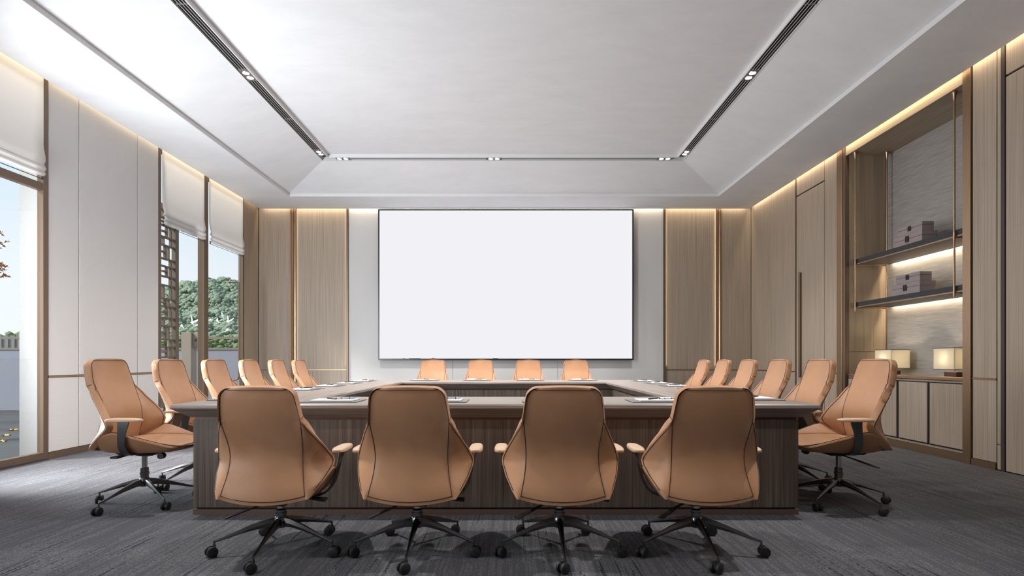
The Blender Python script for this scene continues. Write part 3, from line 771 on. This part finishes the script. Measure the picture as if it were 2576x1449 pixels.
def make_chair(dz, bs):
    """dz: lift lowered by; bs: scale of the back above z=.60"""
    t = empty('swivel_chair')
    Yc = [(.40, -.250), (.46, -.247), (.53, -.222), (.60, -.205), (.67, -.205), (.74, -.225), (.80, -.250), (.87, -.277), (.95, -.300), (1.05, -.322)]
    Wc = [(.40, .222), (.46, .214), (.54, .198), (.62, .190), (.70, .191), (.78, .197), (.87, .203), (.93, .197), (1.05, .180)]
    EX = [(.43, .238), (.47, .266), (.53, .298), (.575, .314), (.60, .317), (.625, .314), (.68, .294), (.75, .262), (.82, .229), (.86, .2115), (.875, .2085), (.93, .203), (1.05, .186)]
    EY = [(.43, -.236), (.47, -.192), (.53, -.118), (.575, -.062), (.60, -.050), (.625, -.062), (.68, -.105), (.75, -.165), (.82, -.226), (.86, -.262), (.875, -.272), (.93, -.287), (1.05, -.312)]
    rows = [.43, .445, .47, .50, .53, .555, .575, .59, .60, .61, .625, .65, .68, .715, .75, .785, .82, .845, .86, .87, .88, .90, .93, .96, .985]
    rr = .052; specs = [(z, 0) for z in rows]
    for a in (0, 15, 30, 45, 60, 75, 90): specs.append((1.05 - rr + rr * sin(R(a)), rr * (1 - cos(R(a)))))
    zm = lambda z: (z if z < .6 else .6 + (z - .6) * bs) - dz
    P = []
    for z, cut in specs:
        wc = smooth_interp(Wc, z); yc_ = smooth_interp(Yc, z); ex = interp(EX, z); ey = interp(EY, z)
        k = 1 - cut / ex; row = []
        cols = []
        for s in (1, .8, .6, .4, .2): cols.append(('w', -1, s))
        for q in (-1, -.8, -.55, -.28, 0, .28, .55, .8, 1): cols.append(('c', 1, q))
        for s in (.2, .4, .6, .8, 1): cols.append(('w', 1, s))
        for typ, sg, q in cols:
            if typ == 'c':
                x = wc * q; y = yc_ + .020 * q * q
            else:
                x0, y0 = wc, yc_ + .020; x = sg * (x0 + (ex - x0) * q); y = y0 + (ey - y0) * q - .010 * sin(pi * q) * min(1, (ex - x0) / .05)
            x *= k
            fall = max(0, 1 - (z - .43) / .09)
            zz = z - .032 * (1 - min(1, (x / .238) ** 2)) * fall + (.008 * (1 - min(1, (x / .18) ** 2)) if z > 1.0 else 0)
            row.append(Vector((x, y, zm(zz))))
        P.append(row)
    NR = []; nrw = len(P)
    for i in range(nrw):
        def rown(j0, j1, sgn):
            a = P[min(i + 1, nrw - 1)][j0] - P[max(i - 1, 0)][j0]; a.x = 0
            b = P[i][j1] - P[i][j0]; b.z = 0; n_ = b.cross(a).normalized(); return n_ if n_.y > 0 else -n_
        cn = rown(6, 12, 1); row = []
        for j in range(19):
            if j in range(5, 14): n_ = cn + Vector((-.10 * P[i][j].x / .2, 0, 0)); row.append(n_.normalized())
            else:
                e0, e1 = (0, 5) if j < 5 else (13, 18)
                wn = rown(e0, e1, 1); sp_ = (P[i][e1] - P[i][e0]).length; f_ = max(0, min(1, (sp_ - .02) / .06)); q_ = abs(j - (5 if j < 5 else 13)) / 5
                row.append((cn * (1 - f_ * min(1, .5 + q_)) + wn * f_ * min(1, .5 + q_)).normalized())
        NR.append(row)
    vs, fs, Q = sheet(P, .042, Vector((0, 1, 0)), NR)
    mb = MB(); mb.add(vs, fs)
    br = ob('backrest', mb.mesh('backrest', 'leather', smooth=True, bevel=.011, seg=3, ang=62), t)
    # piping round both rims and along the wing seams
    pm = MB(); nr, ncn = len(P), len(P[0])
    def walk(pts, L, vert=False):
        for a_, b_ in zip(pts, pts[1:]):
            l_ = abs(b_.z - a_.z) if vert else (b_ - a_).length
            if l_ >= L: return a_ + (b_ - a_) * (L / l_)
            L -= l_
        return pts[-1].copy()
    def rim(G, sg):
        ins = .0135; up = lambda i, j: NR[i][j] * (sg * .0006)
        left = [walk(G[i], ins) + up(i, 1) for i in range(2, nr - 2)]
        top = [walk([G[i][j] for i in range(nr - 1, 0, -1)], ins, True) + up(nr - 1, j) for j in range(6, 13)]
        right = [walk(G[i][::-1], ins) + up(i, ncn - 2) for i in range(nr - 3, 1, -1)]
        bot = [walk([G[i][j] for i in range(nr)], ins + .005, True) + up(1, j) for j in range(13, 4, -1)]
        return left + top + right + bot
    pm.tube(rim(P, -1), .0022, 5, closed=True)
    pm.tube(rim(Q, 1), .0022, 5, closed=True)
    kk = next(i for i, (z, c) in enumerate(specs) if z >= .87)
    for j in (5, 13):
        pm.tube([P[i][j] + Vector((0, -.0004, 0)) for i in range(1, kk + 1)], .0019, 5)
        pm.tube([Q[i][j] + Vector((0, .0004, 0)) for i in range(0, kk + 1)], .0019, 5)
    for j, sg in ((0, -1), (ncn - 1, 1)):
        a, b = P[kk][j], Q[kk][j]
        pm.tube([a + (b - a) * q + Vector((sg * (.0012 if .1 < q < .9 else -.006), 0, 0)) for q in (0, .15, .5, .85, 1)], .0019, 5)
    ob('piping', pm.mesh('piping', 'piping', smooth=True), br)
    # seat: stations (y, zb, xb, xt, zt, xc, zc)
    ST = [(-.222, .424, .14, .180, .446, .140, .444), (-.195, .410, .180, .248, .480, .182, .466), (-.13, .403, .205, .288, .522, .205, .480), (-.06, .400, .212, .300, .550, .212, .486),
          (-.03, .400, .213, .301, .556, .214, .487), (.02, .400, .212, .297, .549, .216, .487), (.10, .400, .208, .284, .524, .217, .485), (.20, .402, .202, .262, .492, .214, .479),
          (.29, .407, .195, .238, .463, .207, .464), (.325, .415, .185, .222, .452, .198, .456), (.345, .425, .165, .195, .446, .172, .449)]
    out = []; inn = []
    for (y, zb, xb, xt, zt, xc, zc) in ST:
        fy = lambda x: y + (.028 * (1 - (x / .2) ** 2) if y > .28 else 0) * max(0, 1) if abs(x) < .2 else y
        h = [(0, zb - .004), (xb * .6, zb - .002), (xb - .02, zb), (xb + .004, zb + .010), (xb + (xt - xb) * .5 + .006, zb + (zt - zb) * .42), (xt, zt - .010), (xt - .004, zt - .001), (xt - .012, zt + .002)]
        g = [(xt - .018, zt - .003), (xc + .5 * (xt - .018 - xc), zc + .45 * (zt - zc)), (xc + .004, zc + .001), (xc - .015, zc), (xc * .55, zc + .003), (0, zc + .004)]
        out.append((y, h)); inn.append((y, g))
    def half(mirror_list, closed_with=None):
        pass
    # shell: thick open U; build as closed rings per station: outer profile then cushion profile back
    m = MB(); rings = []
    for (y, h), (_, g) in zip(out, inn):
        right = [(x, z) for x, z in h] + [(x, z) for x, z in g]
        left = [(-x, z) for x, z in reversed(right[1:-1])]
        ring = []
        for x, z in right + left:
            yy = y
            if y > .28: yy = y + .03 * (1 - min(1, abs(x) / .21) ** 2) * (y - .27) / .07
            ring.append((x, yy, z - dz))
        rings.append(ring)
    # front nose ring
    y = .352; nose = []
    for (x, yy, z) in rings[-1]: nose.append((x * .86, yy + .012, (z - (.437 - dz)) * .55 + .437 - dz))
    rings.append(nose)
    nh = len(out[0][1]); ng = len(inn[0][1])
    m.loft(rings)
    # cushion faces (inner profile) become the seat, the rest the seat shell
    n = len(rings[0]); shell = MB(); cush = MB()
    inner_idx = set(range(nh - 1, n - nh + 1 + 1))
    vs_all = [p for r in rings for p in r]
    fo = []; fi = []
    for i in range(len(rings) - 1):
        for k in range(n):
            f = (i * n + k, i * n + (k + 1) % n, (i + 1) * n + (k + 1) % n, (i + 1) * n + k)
            k2 = (k + 1) % n
            (fi if (nh - 1 <= k <= n - nh and nh - 1 <= k2 <= n - nh + 1) else fo).append(f)
    fo.append(tuple(range(n - 1, -1, -1))); fo.append(tuple((len(rings) - 1) * n + k for k in range(n)))
    def part_mesh(nm, faces):
        used = sorted({v for f in faces for v in f}); mp = {v: i for i, v in enumerate(used)}
        q = MB(); q.add([vs_all[v] for v in used], [tuple(mp[v] for v in f) for f in faces]); return q.mesh(nm, 'leather', smooth=True)
    sh = ob('seat_shell', part_mesh('seat_shell', fo), t)
    cu = ob('seat_cushion', part_mesh('seat_cushion', fi), t)
    pm = MB()
    for sg in (-1, 1):
        pm.tube([(sg * (r[nh - 1][0] + .001), r[nh - 1][1], r[nh - 1][2] + .0012) for r in rings[:-1]], .0022, 5)
        pm.tube([(sg * (r[nh + 2][0]), r[nh + 2][1], r[nh + 2][2] + .0008) for r in rings[1:-1]], .0019, 5)
    fr_ = rings[-2]; pm.tube([(x, y + .004, z + .0015) for (x, y, z) in fr_[nh - 1:n - nh + 2]], .0022, 5)
    ob('piping', pm.mesh('piping', 'piping', smooth=True), cu)
    # arms
    for sg in (-1, 1):
        # strap: list of (x, z, ycentre, halfwidth)
        path = [(.318, .634, .065, .040), (.316, .61, .062, .037), (.309, .57, .050, .031), (.300, .52, .038, .027), (.288, .47, .030, .026), (.270, .435, .028, .027), (.245, .408, .028, .028), (.21, .392, .028, .028), (.15, .389, .028, .028)]
        mb = MB(); rings2 = []
        for i, (x, z, y, hwid) in enumerate(path):
            a = path[max(i - 1, 0)]; b = path[min(i + 1, len(path) - 1)]
            tx, tz = b[0] - a[0], b[1] - a[1]; L = math.hypot(tx, tz); nx, nz = -tz / L * .005, tx / L * .005
            rings2.append([(sg * (x + nx), y - hwid, z + nz - dz), (sg * (x + nx), y + hwid, z + nz - dz), (sg * (x - nx), y + hwid, z - nz - dz), (sg * (x - nx), y - hwid, z - nz - dz)])
        mb.loft(rings2)
        ar = ob('armrest', mb.mesh('armrest', 'steel_grey', smooth=True, bevel=.0018, seg=1), t); tag(ar, 'dark grey steel arm strap')
        mb = MB(); L = .125; wv = .038; y0 = .075; rg = []
        for (sc, z) in ((.90, .636), (.985, .638), (1.0, .643), (.985, .650), (.90, .6555), (.70, .659), (.35, .6605)):
            ring = []
            for q in range(28):
                a = 2 * pi * q / 28; ca, sa = cos(a), sin(a)
                px = wv * math.copysign(abs(ca) ** .72, ca) * (1 - .14 * sa); py = L * math.copysign(abs(sa) ** .72, sa)
                ring.append((sg * .322 + px * sc, y0 + py * sc, z - dz))
            rg.append(ring)
        mb.loft(rg)
        pad = ob('arm_pad', mb.mesh('arm_pad', 'pad_leather', smooth=True), ar); tag(pad, 'padded tan leather armrest top')
    # mechanism
    mb = MB()
    mb.loft([[(-.09, y, z - dz), (.09, y, z - dz), (.075, y, z2 - dz), (-.075, y, z2 - dz)] for y, z, z2 in ((-.19, .402, .394), (-.14, .402, .368), (.10, .402, .362), (.15, .402, .385), (.20, .402, .396))])
    mb.box(-.13, .13, -.05, .07, .386 - dz, .402 - dz)
    mb.box(-.055, .055, -.22, -.10, .392 - dz, .400 - dz)
    mb.lathe([(.03, .352 - dz), (.055, .358 - dz), (.065, .372 - dz)], 16)
    me_ = ob('mechanism', mb.mesh('mechanism', 'black_plastic', smooth=True, bevel=.004), t)
    # tilt knob and paddles
    ob('tension_knob', MB().loft([[(x, .19 + .024 * cos(2 * pi * k / 10), .368 - dz + .022 * sin(2 * pi * k / 10)) for k in range(10)] for x in (.085, .12)] ).mesh('knob', 'black_plastic', smooth=True), me_)
    def paddle(nm, pts, hw_, th_):
        rg = []
        for (p, k) in zip(pts, hw_):
            p = Vector(p); rg.append([(p.x, p.y - k, p.z - dz - th_), (p.x, p.y + k, p.z - dz - th_), (p.x, p.y + k, p.z - dz + th_), (p.x, p.y - k, p.z - dz + th_)])
        return ob(nm, MB().loft(rg).mesh(nm, 'black_plastic', smooth=True, bevel=.0015, seg=1), t)
    paddle('lever', [(.08, .0, .388), (.16, -.02, .384), (.21, -.03, .382), (.265, -.04, .380)], [.008, .008, .018, .026], .007)
    m = MB(); rg = []
    for (x, y, z, k) in ((-.04, .0, .362, .005), (-.10, -.035, .348, .006), (-.14, -.065, .336, .013), (-.235, -.14, .306, .016)):
        rg.append([(x + k * .5, y - k, z - .003 - dz), (x - k * .5, y + k, z - .003 - dz), (x - k * .5, y + k, z + .003 - dz), (x + k * .5, y - k, z + .003 - dz)])
    ob('height_lever', m.loft(rg).mesh('height_lever', 'black_plastic', smooth=True), t)
    # column
    ob('gas_lift', MB().lathe([(.019, .235), (.019, .358 - dz)], 18).mesh('gas', 'chrome', smooth=True), t)
    ob('column', MB().lathe([(.028, .17), (.0275, .215), (.031, .217), (.031, .232), (.0275, .234), (.0275, .262), (.022, .266)] if dz < .05 else [(.028, .17), (.0275, .196), (.031, .198), (.031, .212), (.0275, .214), (.0275, .226), (.022, .23)], 20).mesh('column', 'dark_chrome', smooth=True), t)
    ob('hub', MB().lathe([(.024, .128), (.030, .132), (.0335, .145), (.0335, .185), (.029, .192)], 20).mesh('hub', 'dark_chrome', smooth=True), t)
    # five legs with casters
    global LEG, CAST
    if LEG is None:
        mb = MB(); st = []
        for (r, zt, zb_, hw_) in ((.022, .186, .134, .021), (.07, .178, .136, .0175), (.16, .150, .120, .013), (.24, .119, .099, .0095), (.30, .096, .082, .0068), (.325, .088, .076, .0062), (.334, .086, .072, .006)):
            st.append([(-hw_ * .55, -r, zb_), (hw_ * .55, -r, zb_), (hw_, -r, zb_ + (zt - zb_) * .5), (hw_ * .45, -r, zt), (-hw_ * .45, -r, zt), (-hw_, -r, zb_ + (zt - zb_) * .5)])
        mb.loft(st); mb.lathe([(.006, .045), (.006, .084)], 10, (0, -.332, 0)); mb.lathe([(.009, .054), (.009, .062)], 10, (0, -.332, 0))
        LEG = mb.mesh('leg', 'dark_chrome', smooth=True)
        mb = MB()
        for s in (-1, 1):
            x0, x1 = (s * .008, s * .026); a, b = min(x0, x1), max(x0, x1)
            pr = [(.022, a), (.028, a + .003), (.0285, (a + b) / 2), (.028, b - .003), (.022, b)]
            mb.lathe(pr, 20, (0, -.014, .0285), 'x')
        mb.box(-.008, .008, -.030, .006, .024, .052); mb.lathe([(.006, -.028), (.006, .028)], 8, (0, -.014, .0285), 'x')
        CAST = mb.mesh('caster', 'caster_rubber', smooth=True)
    rnd = random.Random(11)
    for k in range(5):
        lg = ob('leg', LEG, t, rot=(0, 0, 2 * pi * k / 5))
        cs = ob('caster', CAST, lg, loc=(0, -.332, 0), rot=(0, 0, (-.9, .2, 2.2, 1.0, .5)[k]))
    return t
LEG = CAST = None
tall = make_chair(0.0, 1.0)
low = make_chair(.09, .889)
used = {'tall': False, 'low': False}
def chair(x, y, rz, label, group, low_=False):
    key = 'low' if low_ else 'tall'; src = low if low_ else tall
    o = copy_tree(src) if used[key] else src; used[key] = True
    o.location = (x, y, 0); o.rotation_euler = (0, 0, rz)
    tag(o, label, 'chair', group)
    return o
ORD = ['first', 'second', 'third', 'fourth', 'fifth', 'sixth']
CY = [4.09 + .735 * i for i in range(6)]
CXF = [-1.28, -.524, .262, 1.02]
near_txt = ['first from the window side', 'second from the window side', 'third from the window side', 'last, nearest the shelf side']
for i, x in enumerate(CXF):
    chair(x, 3.084, 0, 'tan leather swivel chair with its back to the camera, %s' % near_txt[i], 'chairs along the near end of the table', True)
for i, y in enumerate(CY):
    chair(-2.70, y, -pi / 2, 'tan leather swivel chair on the window side, %s' % (('nearest the camera', 'second from the near end', 'third from the near end', 'fourth from the near end', 'fifth from the near end', 'farthest, by the screen wall')[i]), 'chairs along the window side of the table')
    chair(2.40, y, pi / 2, 'tan leather swivel chair on the shelf side, %s' % (('nearest the camera', 'second from the near end', 'third from the near end', 'fourth from the near end', 'fifth from the near end', 'farthest, by the screen wall')[i]), 'chairs along the shelf side of the table')
CXB = [-1.27, -.503, .264, 1.03]
for i, x in enumerate(CXB):
    chair(x, 8.70, pi, 'tan leather swivel chair facing the camera below the screen, %s' % near_txt[i], 'chairs along the screen end of the table')

# ================================================================== PLACE SETTINGS
def proto_mat():
    m = MB().box(-.20, .20, -.135, .135, 0, .004); return m.mesh('mat', 'mat_edge', bevel=.001, seg=1)
MATM = proto_mat()
MATT = MB().box(-.198, .198, -.133, .133, .004, .0052).mesh('mattop', 'mat_leather')
PAPER = MB().box(-.145, .145, -.10, .10, 0, .007).mesh('paper', 'paper', bevel=.001, seg=1)
cm = MB(); cm.box(-.147, .147, -.102, .102, -.0, .0015); COVER = cm.mesh('cover', 'mat_leather')
cm = MB()
for k in range(22):
    x = -.135 + k * .27 / 21
    cm.tube([(x, .100 + .007 * cos(a), .006 + .007 * sin(a)) for a in [2 * pi * q / 8 for q in range(8)]], .0010, 4, closed=True)
COIL = cm.mesh('coil', 'steel_grey')
PENB = MB().lathe([(.001, -.070), (.004, -.062), (.0055, -.058), (.0055, .055), (.004, .068)], 10, (0, 0, .0055), 'x').mesh('pen', 'pen_black', smooth=True)
CLIP = MB().box(.02, .062, -.001, .001, .0105, .0125).mesh('clip', 'silver')
SILV = MB().lathe([(.006, -.065), (.007, -.055), (.007, .055), (.005, .065)], 12, (0, 0, .007), 'x').mesh('case', 'silver', smooth=True)
BAND = MB().lathe([(.0078, -.002), (.0078, .002)], 12, (0, 0, .007), 'x').mesh('band', 'pen_black')
TIPM = MB().lathe([(.006, -.003), (.006, .003)], 10, (0, 0, .007), 'x').mesh('tip', 'pen_black')
def place(x, y, rz, where, k):
    c, s = cos(rz), sin(rz)
    def W(lx, ly): return (x + c * lx - s * ly, y + s * lx + c * ly)
    zt = .7602
    m = ob('desk_mat', MATM, loc=(x, y, zt), rot=(0, 0, rz)); ob('writing_surface', MATT, m)
    tag(m, 'grey leather desk mat %s' % where, 'desk mat', 'desk mats on the table')
    q = W(.01, .005); nb = ob('notepad', PAPER, loc=(*q, zt + .0070), rot=(0, 0, rz)); ob('coil', COIL, nb); ob('cover', COVER, nb, loc=(0, 0, -.0016))
    tag(nb, 'white spiral notepad %s' % where, 'notepad', 'notepads on the table')
    q = W(.01 - .03, .01); p = ob('black_pen', PENB, loc=(*q, zt + .0142), rot=(0, 0, rz + (.75 if k % 2 else -.75))); ob('clip', CLIP, p)
    tag(p, 'black pen lying on the notepad %s' % where, 'pen', 'black pens on the notepads')
    q = W(.085, .01); p = ob('silver_pen', SILV, loc=(*q, zt + .0142), rot=(0, 0, rz + .25)); ob('band', BAND, p, loc=(-.03, 0, 0)); ob('band', BAND, p, loc=(.025, 0, 0)); ob('tip', TIPM, p, loc=(-.067, 0, 0))
    tag(p, 'silver pen with black bands %s' % where, 'pen', 'silver pens on the notepads')
for i, x in enumerate(CXF):
    place(x + .01, 3.965, 0, 'at the near end, %s' % near_txt[i], i)
pos6 = ('nearest the camera', 'second from the near end', 'third from the near end', 'fourth from the near end', 'fifth from the near end', 'nearest the screen')
for i, y in enumerate(CY):
    yy = y if i else y + .12
    place(-2.07, yy, -pi / 2, 'on the window side, %s' % pos6[i], i)
    place(1.84, yy, pi / 2, 'on the shelf side, %s' % pos6[i], i)
for i, x in enumerate(CXB):
    place(x, 8.13, pi, 'below the screen, %s' % near_txt[i], i)

# ================================================================== OUTSIDE
tag(boxo('terrace_ground', 'terrace_stone', (-40, XL - .02, -8, 12.2, -.12, -.02)), 'dark stone terrace outside the windows', kind='structure')
tag(boxo('lawn_ground', 'bush_foliage', (-260, 120, 12.2, 320, -.5, -.3)), 'green land beyond the garden wall', kind='structure')
gw = tag(boxo('garden_wall', 'garden_wall_paint', (-14, -4.6, 12.0, 12.2, -.02, 1.28)), 'plain blue grey garden wall behind the terrace', 'wall')
rl = empty('garden_railing', (-9, 12.02, 1.28))
boxo('rail', 'rail_metal', (-5, 4.4, -.03, .03, .0, .045), rl); boxo('rail', 'rail_metal', (-5, 4.4, -.03, .03, .235, .285), rl)
for x in (-10.62, -8.9, -7.4, -5.2): boxo('post', 'beige_metal', (x + 9 - .03, x + 9 + .03, -.025, .025, .045, .36 if x < -10 else .235), rl)
tag(rl, 'bronze metal railing along the top of the garden wall', 'railing')
# lantern post
lp = empty('garden_post', (-6.10, 10.5, -.02))
boxo('post', 'beige_metal', (-.10, .085, -.07, .12, 0, 1.60), lp, bevel=.004)
boxo('side_box', 'beige_metal', (.087, .20, -.02, .16, 1.32, 1.59), lp, bevel=.004)
boxo('light_slot', 'dark_wood', (.13, .16, -.026, -.018, 1.43, 1.48), lp)
tag(lp, 'square beige garden post with a small box near its top', 'post')
# fretwork screen
ft = empty('fretwork_screen', (-5.13, 8.16, 0)); hxw = .018
boxo('frame_stile', 'lattice_bronze', (-.03, .03, .275, .36, -.02, 3.35), ft); boxo('frame_stile', 'lattice_bronze', (-.03, .03, -.36, -.30, -.02, 3.35), ft)
boxo('frame_rail', 'lattice_bronze', (-.03, .03, -.30, .275, 3.27, 3.35), ft); boxo('frame_rail', 'lattice_bronze', (-.03, .03, -.30, .275, -.02, .06), ft)
rn = random.Random(5); cols = [-.30, -.09, .0, .10, .19, .275]; z = .06; prevs = None; row = 0; bz = .012
pat = [(0, .11), (1, .20), (2, .12), (3, .17), (1, .11), (2, .20), (0, .13), (3, .15)]
while z < 3.20:
    kind, h = pat[row % len(pat)]; z2 = min(z + h, 3.27)
    boxo('bar', 'lattice_bronze', (-hxw, hxw, -.30, .275, z2 - bz, z2 + bz), ft)
    def vb(y): boxo('bar', 'lattice_bronze', (-hxw, hxw, y - bz, y + bz, z + bz, z2 - bz), ft)
    def hb(y0, y1, zz): boxo('bar', 'lattice_bronze', (-hxw, hxw, y0, y1, zz - bz, zz + bz), ft)
    vb(-.16)
    if kind == 0: vb(.19)
    if kind == 1: vb(.06); vb(.14); hb(-.16, .06 - bz, (z + z2) / 2)
    if kind == 2: vb(.02); vb(.20)
    if kind == 3: vb(.10); vb(.19); hb(-.02, .10 - bz, (z + z2) / 2)
    z = z2; row += 1
tag(ft, 'bronze geometric fretwork screen standing outside the far window', 'screen')

# leaves on the terrace
def leaf_mesh(nm, m, s):
    pts = []
    for k in range(10):
        a = 2 * pi * k / 10; r = s * (1 if k % 2 == 0 else .42)
        pts.append((r * cos(a), r * sin(a) * .8, .004 + .012 * (k % 3)))
    mb = MB(); vs = pts + [(0, 0, .010)] + [(p[0], p[1], p[2] - .003) for p in pts] + [(0, 0, .007)]
    fs = [(k, (k + 1) % 10, 10) for k in range(10)] + [(11 + (k + 1) % 10, 11 + k, 21) for k in range(10)] + [(k, 11 + k, 11 + (k + 1) % 10, (k + 1) % 10) for k in range(10)]
    mb.add(vs, fs); return mb.mesh(nm, m)
LF = leaf_mesh('fallen', 'yellow_leaf', .07)
for (px, py, txt) in ((33, 1083, 'nearest the garden wall'), (14, 1097, 'middle one of the three'), (8, 1111, 'nearest the window sill')):
    d = (CAMH + .02) * F / (py - 907); o = ob('fallen_leaf', LF, loc=((px - 1288) * d / F, d, -.019), rot=(0, 0, px * .7))
    tag(o, 'yellow fallen leaf on the terrace, %s' % txt, 'leaf', 'fallen leaves on the terrace')
# maple: trunk out of view, branches with orange leaves reaching into the picture
mp_ = empty('maple_tree', (-7.65, 7.2, -.02))
tm = MB(); tm.tube([(0, 0, 0), (.05, 0, 1.0), (.12, .1, 2.0), (.3, .1, 2.9), (.45, 0, 3.8)], [.10, .085, .07, .045, .02], 8)
tm.tube([(.08, .05, 1.5), (.5, .0, 2.0), (.80, 0, 2.22), (.98, 0, 2.23)], [.04, .028, .018, .006], 6); tm.tube([(.12, .1, 2.1), (.6, 0, 2.5), (.95, 0, 2.66)], [.035, .02, .006], 6)
ob('trunk', tm.mesh('trunk', 'bark', smooth=True), mp_)
LM = leaf_mesh('mleaf', 'maple_leaf', .05); rn = random.Random(3); q = MB()
src = [tuple(v.co) for v in LM.vertices]; sf = [tuple(p.vertices) for p in LM.polygons]
def spray(c, r, n):
    for _ in range(n):
        M = Matrix.Rotation(rn.uniform(0, 6.28), 3, 'Z') @ Matrix.Rotation(rn.uniform(-1.3, 1.3), 3, 'X'); o = Vector((rn.uniform(-1, 1), rn.uniform(-1, 1), rn.uniform(-1, 1))).normalized() * r * rn.random() ** .5
        q.add([tuple(M @ Vector(v) * rn.uniform(.6, 1) + Vector(c) + o) for v in src], sf)
spray((.90, 0, 2.22), .17, 120); spray((.35, 0, 2.0), .3, 90); spray((.86, 0, 2.62), .20, 90); spray((.0, .1, 3.2), .5, 200)
fo_ = ob('foliage', q.mesh('mfoliage', 'maple_leaf'), mp_); fo_['kind'] = 'stuff'
tag(mp_, 'maple tree with orange leaves reaching in at the left edge', 'tree')
# tiled roof beyond the wall
rf = empty('tiled_roof', (-15.2, 17.0, 1.2)); k = MB()
boxo('roof_slope', 'roof_tile', (-3, 2.1, .0, .3, .0, .62), rf)
for i in range(26):
    x = -3 + i * .2; boxo('tile_rib', 'rail_metal', (x, x + .03, -.03, .0, .0, .62), rf)
tag(rf, 'grey ribbed tile roof seen behind the garden railing', 'roof')
# hill with forest
def hill_h(x, y):
    a = ((x + 63) / 17.5) ** 2 + ((y - 122) / 26) ** 2; b = ((x + 46) / 19) ** 2 + ((y - 118) / 24) ** 2; c = ((x + 78) / 16) ** 2 + ((y - 120) / 26) ** 2
    return 13.2 * math.exp(-a * .8) + 6.0 * math.exp(-b * .9) + 4.6 * math.exp(-c * .8) - .4
mb = MB(); nx_, ny_ = 44, 24; vs = []; fs = []
for j in range(ny_ + 1):
    for i in range(nx_ + 1):
        x = -120 + i * 110 / nx_; y = 92 + j * 70 / ny_; vs.append((x, y, hill_h(x, y)))
for j in range(ny_):
    for i in range(nx_): a = j * (nx_ + 1) + i; fs.append((a, a + 1, a + nx_ + 2, a + nx_ + 1))
mb.add(vs, fs); tag(ob('hill', mb.mesh('hill', 'hazed_hill_foliage', smooth=True)), 'low green wooded hill beyond the garden', kind='structure')
ico = bmesh.new(); bmesh.ops.create_icosphere(ico, subdivisions=1, radius=1); iv = [tuple(v.co) for v in ico.verts]; iff = [tuple(v.index for v in f.verts) for f in ico.faces]; ico.free()
def blob(q, c, r, rn):
    q.add([(c[0] + v[0] * r * rn.uniform(.72, 1.15), c[1] + v[1] * r * rn.uniform(.72, 1.15), c[2] + v[2] * r * .85 * rn.uniform(.7, 1.2)) for v in iv], iff)
q = MB(); rn = random.Random(9)
for _ in range(15000):
    x = rn.uniform(-98, -34); y = rn.uniform(86, 126); h = hill_h(x, y)
    r = rn.uniform(.22, .62); blob(q, (x, y, h + r * .5 + .35 * sin(x * 1.3 + y) + .3 * sin(y * .9 - x * .7)), r, rn)
fs_ = ob('forest_foliage', q.mesh('forest', 'hazed_hill_foliage', smooth=True, soft=True)); tag(fs_, 'mass of green tree crowns covering the hill', 'trees', kind='stuff')
q = MB()
for _ in range(3200):
    x = rn.uniform(-46, -18); y = rn.uniform(36, 44); r = rn.uniform(.10, .30); blob(q, (x, y, rn.uniform(-.3, 2.5) + .45 * sin(x * 1.1)), r, rn)
tag(ob('hedge_foliage', q.mesh('hedge', 'bush_foliage', smooth=True, soft=True)), 'brighter green bushes just behind the garden wall', 'bushes', kind='stuff')
# birds
def bird_mesh(flap):
    mb = MB(); mb.loft([[(x, r * cos(2 * pi * k / 8), r * .9 * sin(2 * pi * k / 8)) for k in range(8)] for x, r in ((-.17, .004), (-.12, .02), (-.02, .042), (.07, .034), (.11, .022), (.14, .022), (.165, .008), (.185, .002))])
    mb.loft([[(-.28, -.05, .0), (-.28, .05, .0), (-.28, .05, .005), (-.28, -.05, .005)], [(-.13, -.015, 0), (-.13, .015, 0), (-.13, .015, .008), (-.13, -.015, .008)]])
    body = mb.mesh('body', 'white_feather', smooth=True); wings = []
    for s in (-1, 1):
        m = MB(); rg = []
        for (d, ch, z) in ((.02, .13, .01), (.12, .15, .08 * flap), (.21, .11, .13 * flap), (.28, .03, .17 * flap)):
            rg.append([(.06 - d * .15, s * d, z), (.06 - d * .15 - ch, s * d, z), (.06 - d * .15 - ch, s * d, z + .006), (.06 - d * .15, s * d, z + .008)])
        m.loft(rg); wings.append(m.mesh('wing', 'white_feather'))
    return body, wings
BM = [bird_mesh(1.6), bird_mesh(.4), bird_mesh(2.4)]
birds = [(461, 829, 0, .4, 'lowest, above the garden post'), (483, 813, 2, 2.6, 'over the middle of the first pane'), (494, 820, 1, 0, 'small one beside the central mullion'), (529, 807, 1, .2, 'just right of the mullion'),
         (548.6, 813, 0, .1, 'in the middle of the right pane'), (566, 802, 2, .8, 'highest of the flock'), (573, 810, 2, 2.7, 'small one just under the highest'), (573, 832, 1, .3, 'gliding lowest in the right pane')]
for (px, py, m_, rz, txt) in birds:
    d = 24.0 + 1.5 * (px % 3); b = empty('white_dove', ((px - 1288) * d / F, d, CAMH + (907 - py) * d / F), rz); sc = .62 if 'small' in txt else .8
    b.scale = (sc,) * 3; b.rotation_euler = (.3, -.35, rz)
    ob('body', BM[m_][0], b)
    for wm in BM[m_][1]: ob('wing', wm, b)
    tag(b, 'white dove flying outside the window, %s' % txt, 'bird', 'white doves flying before the hill')
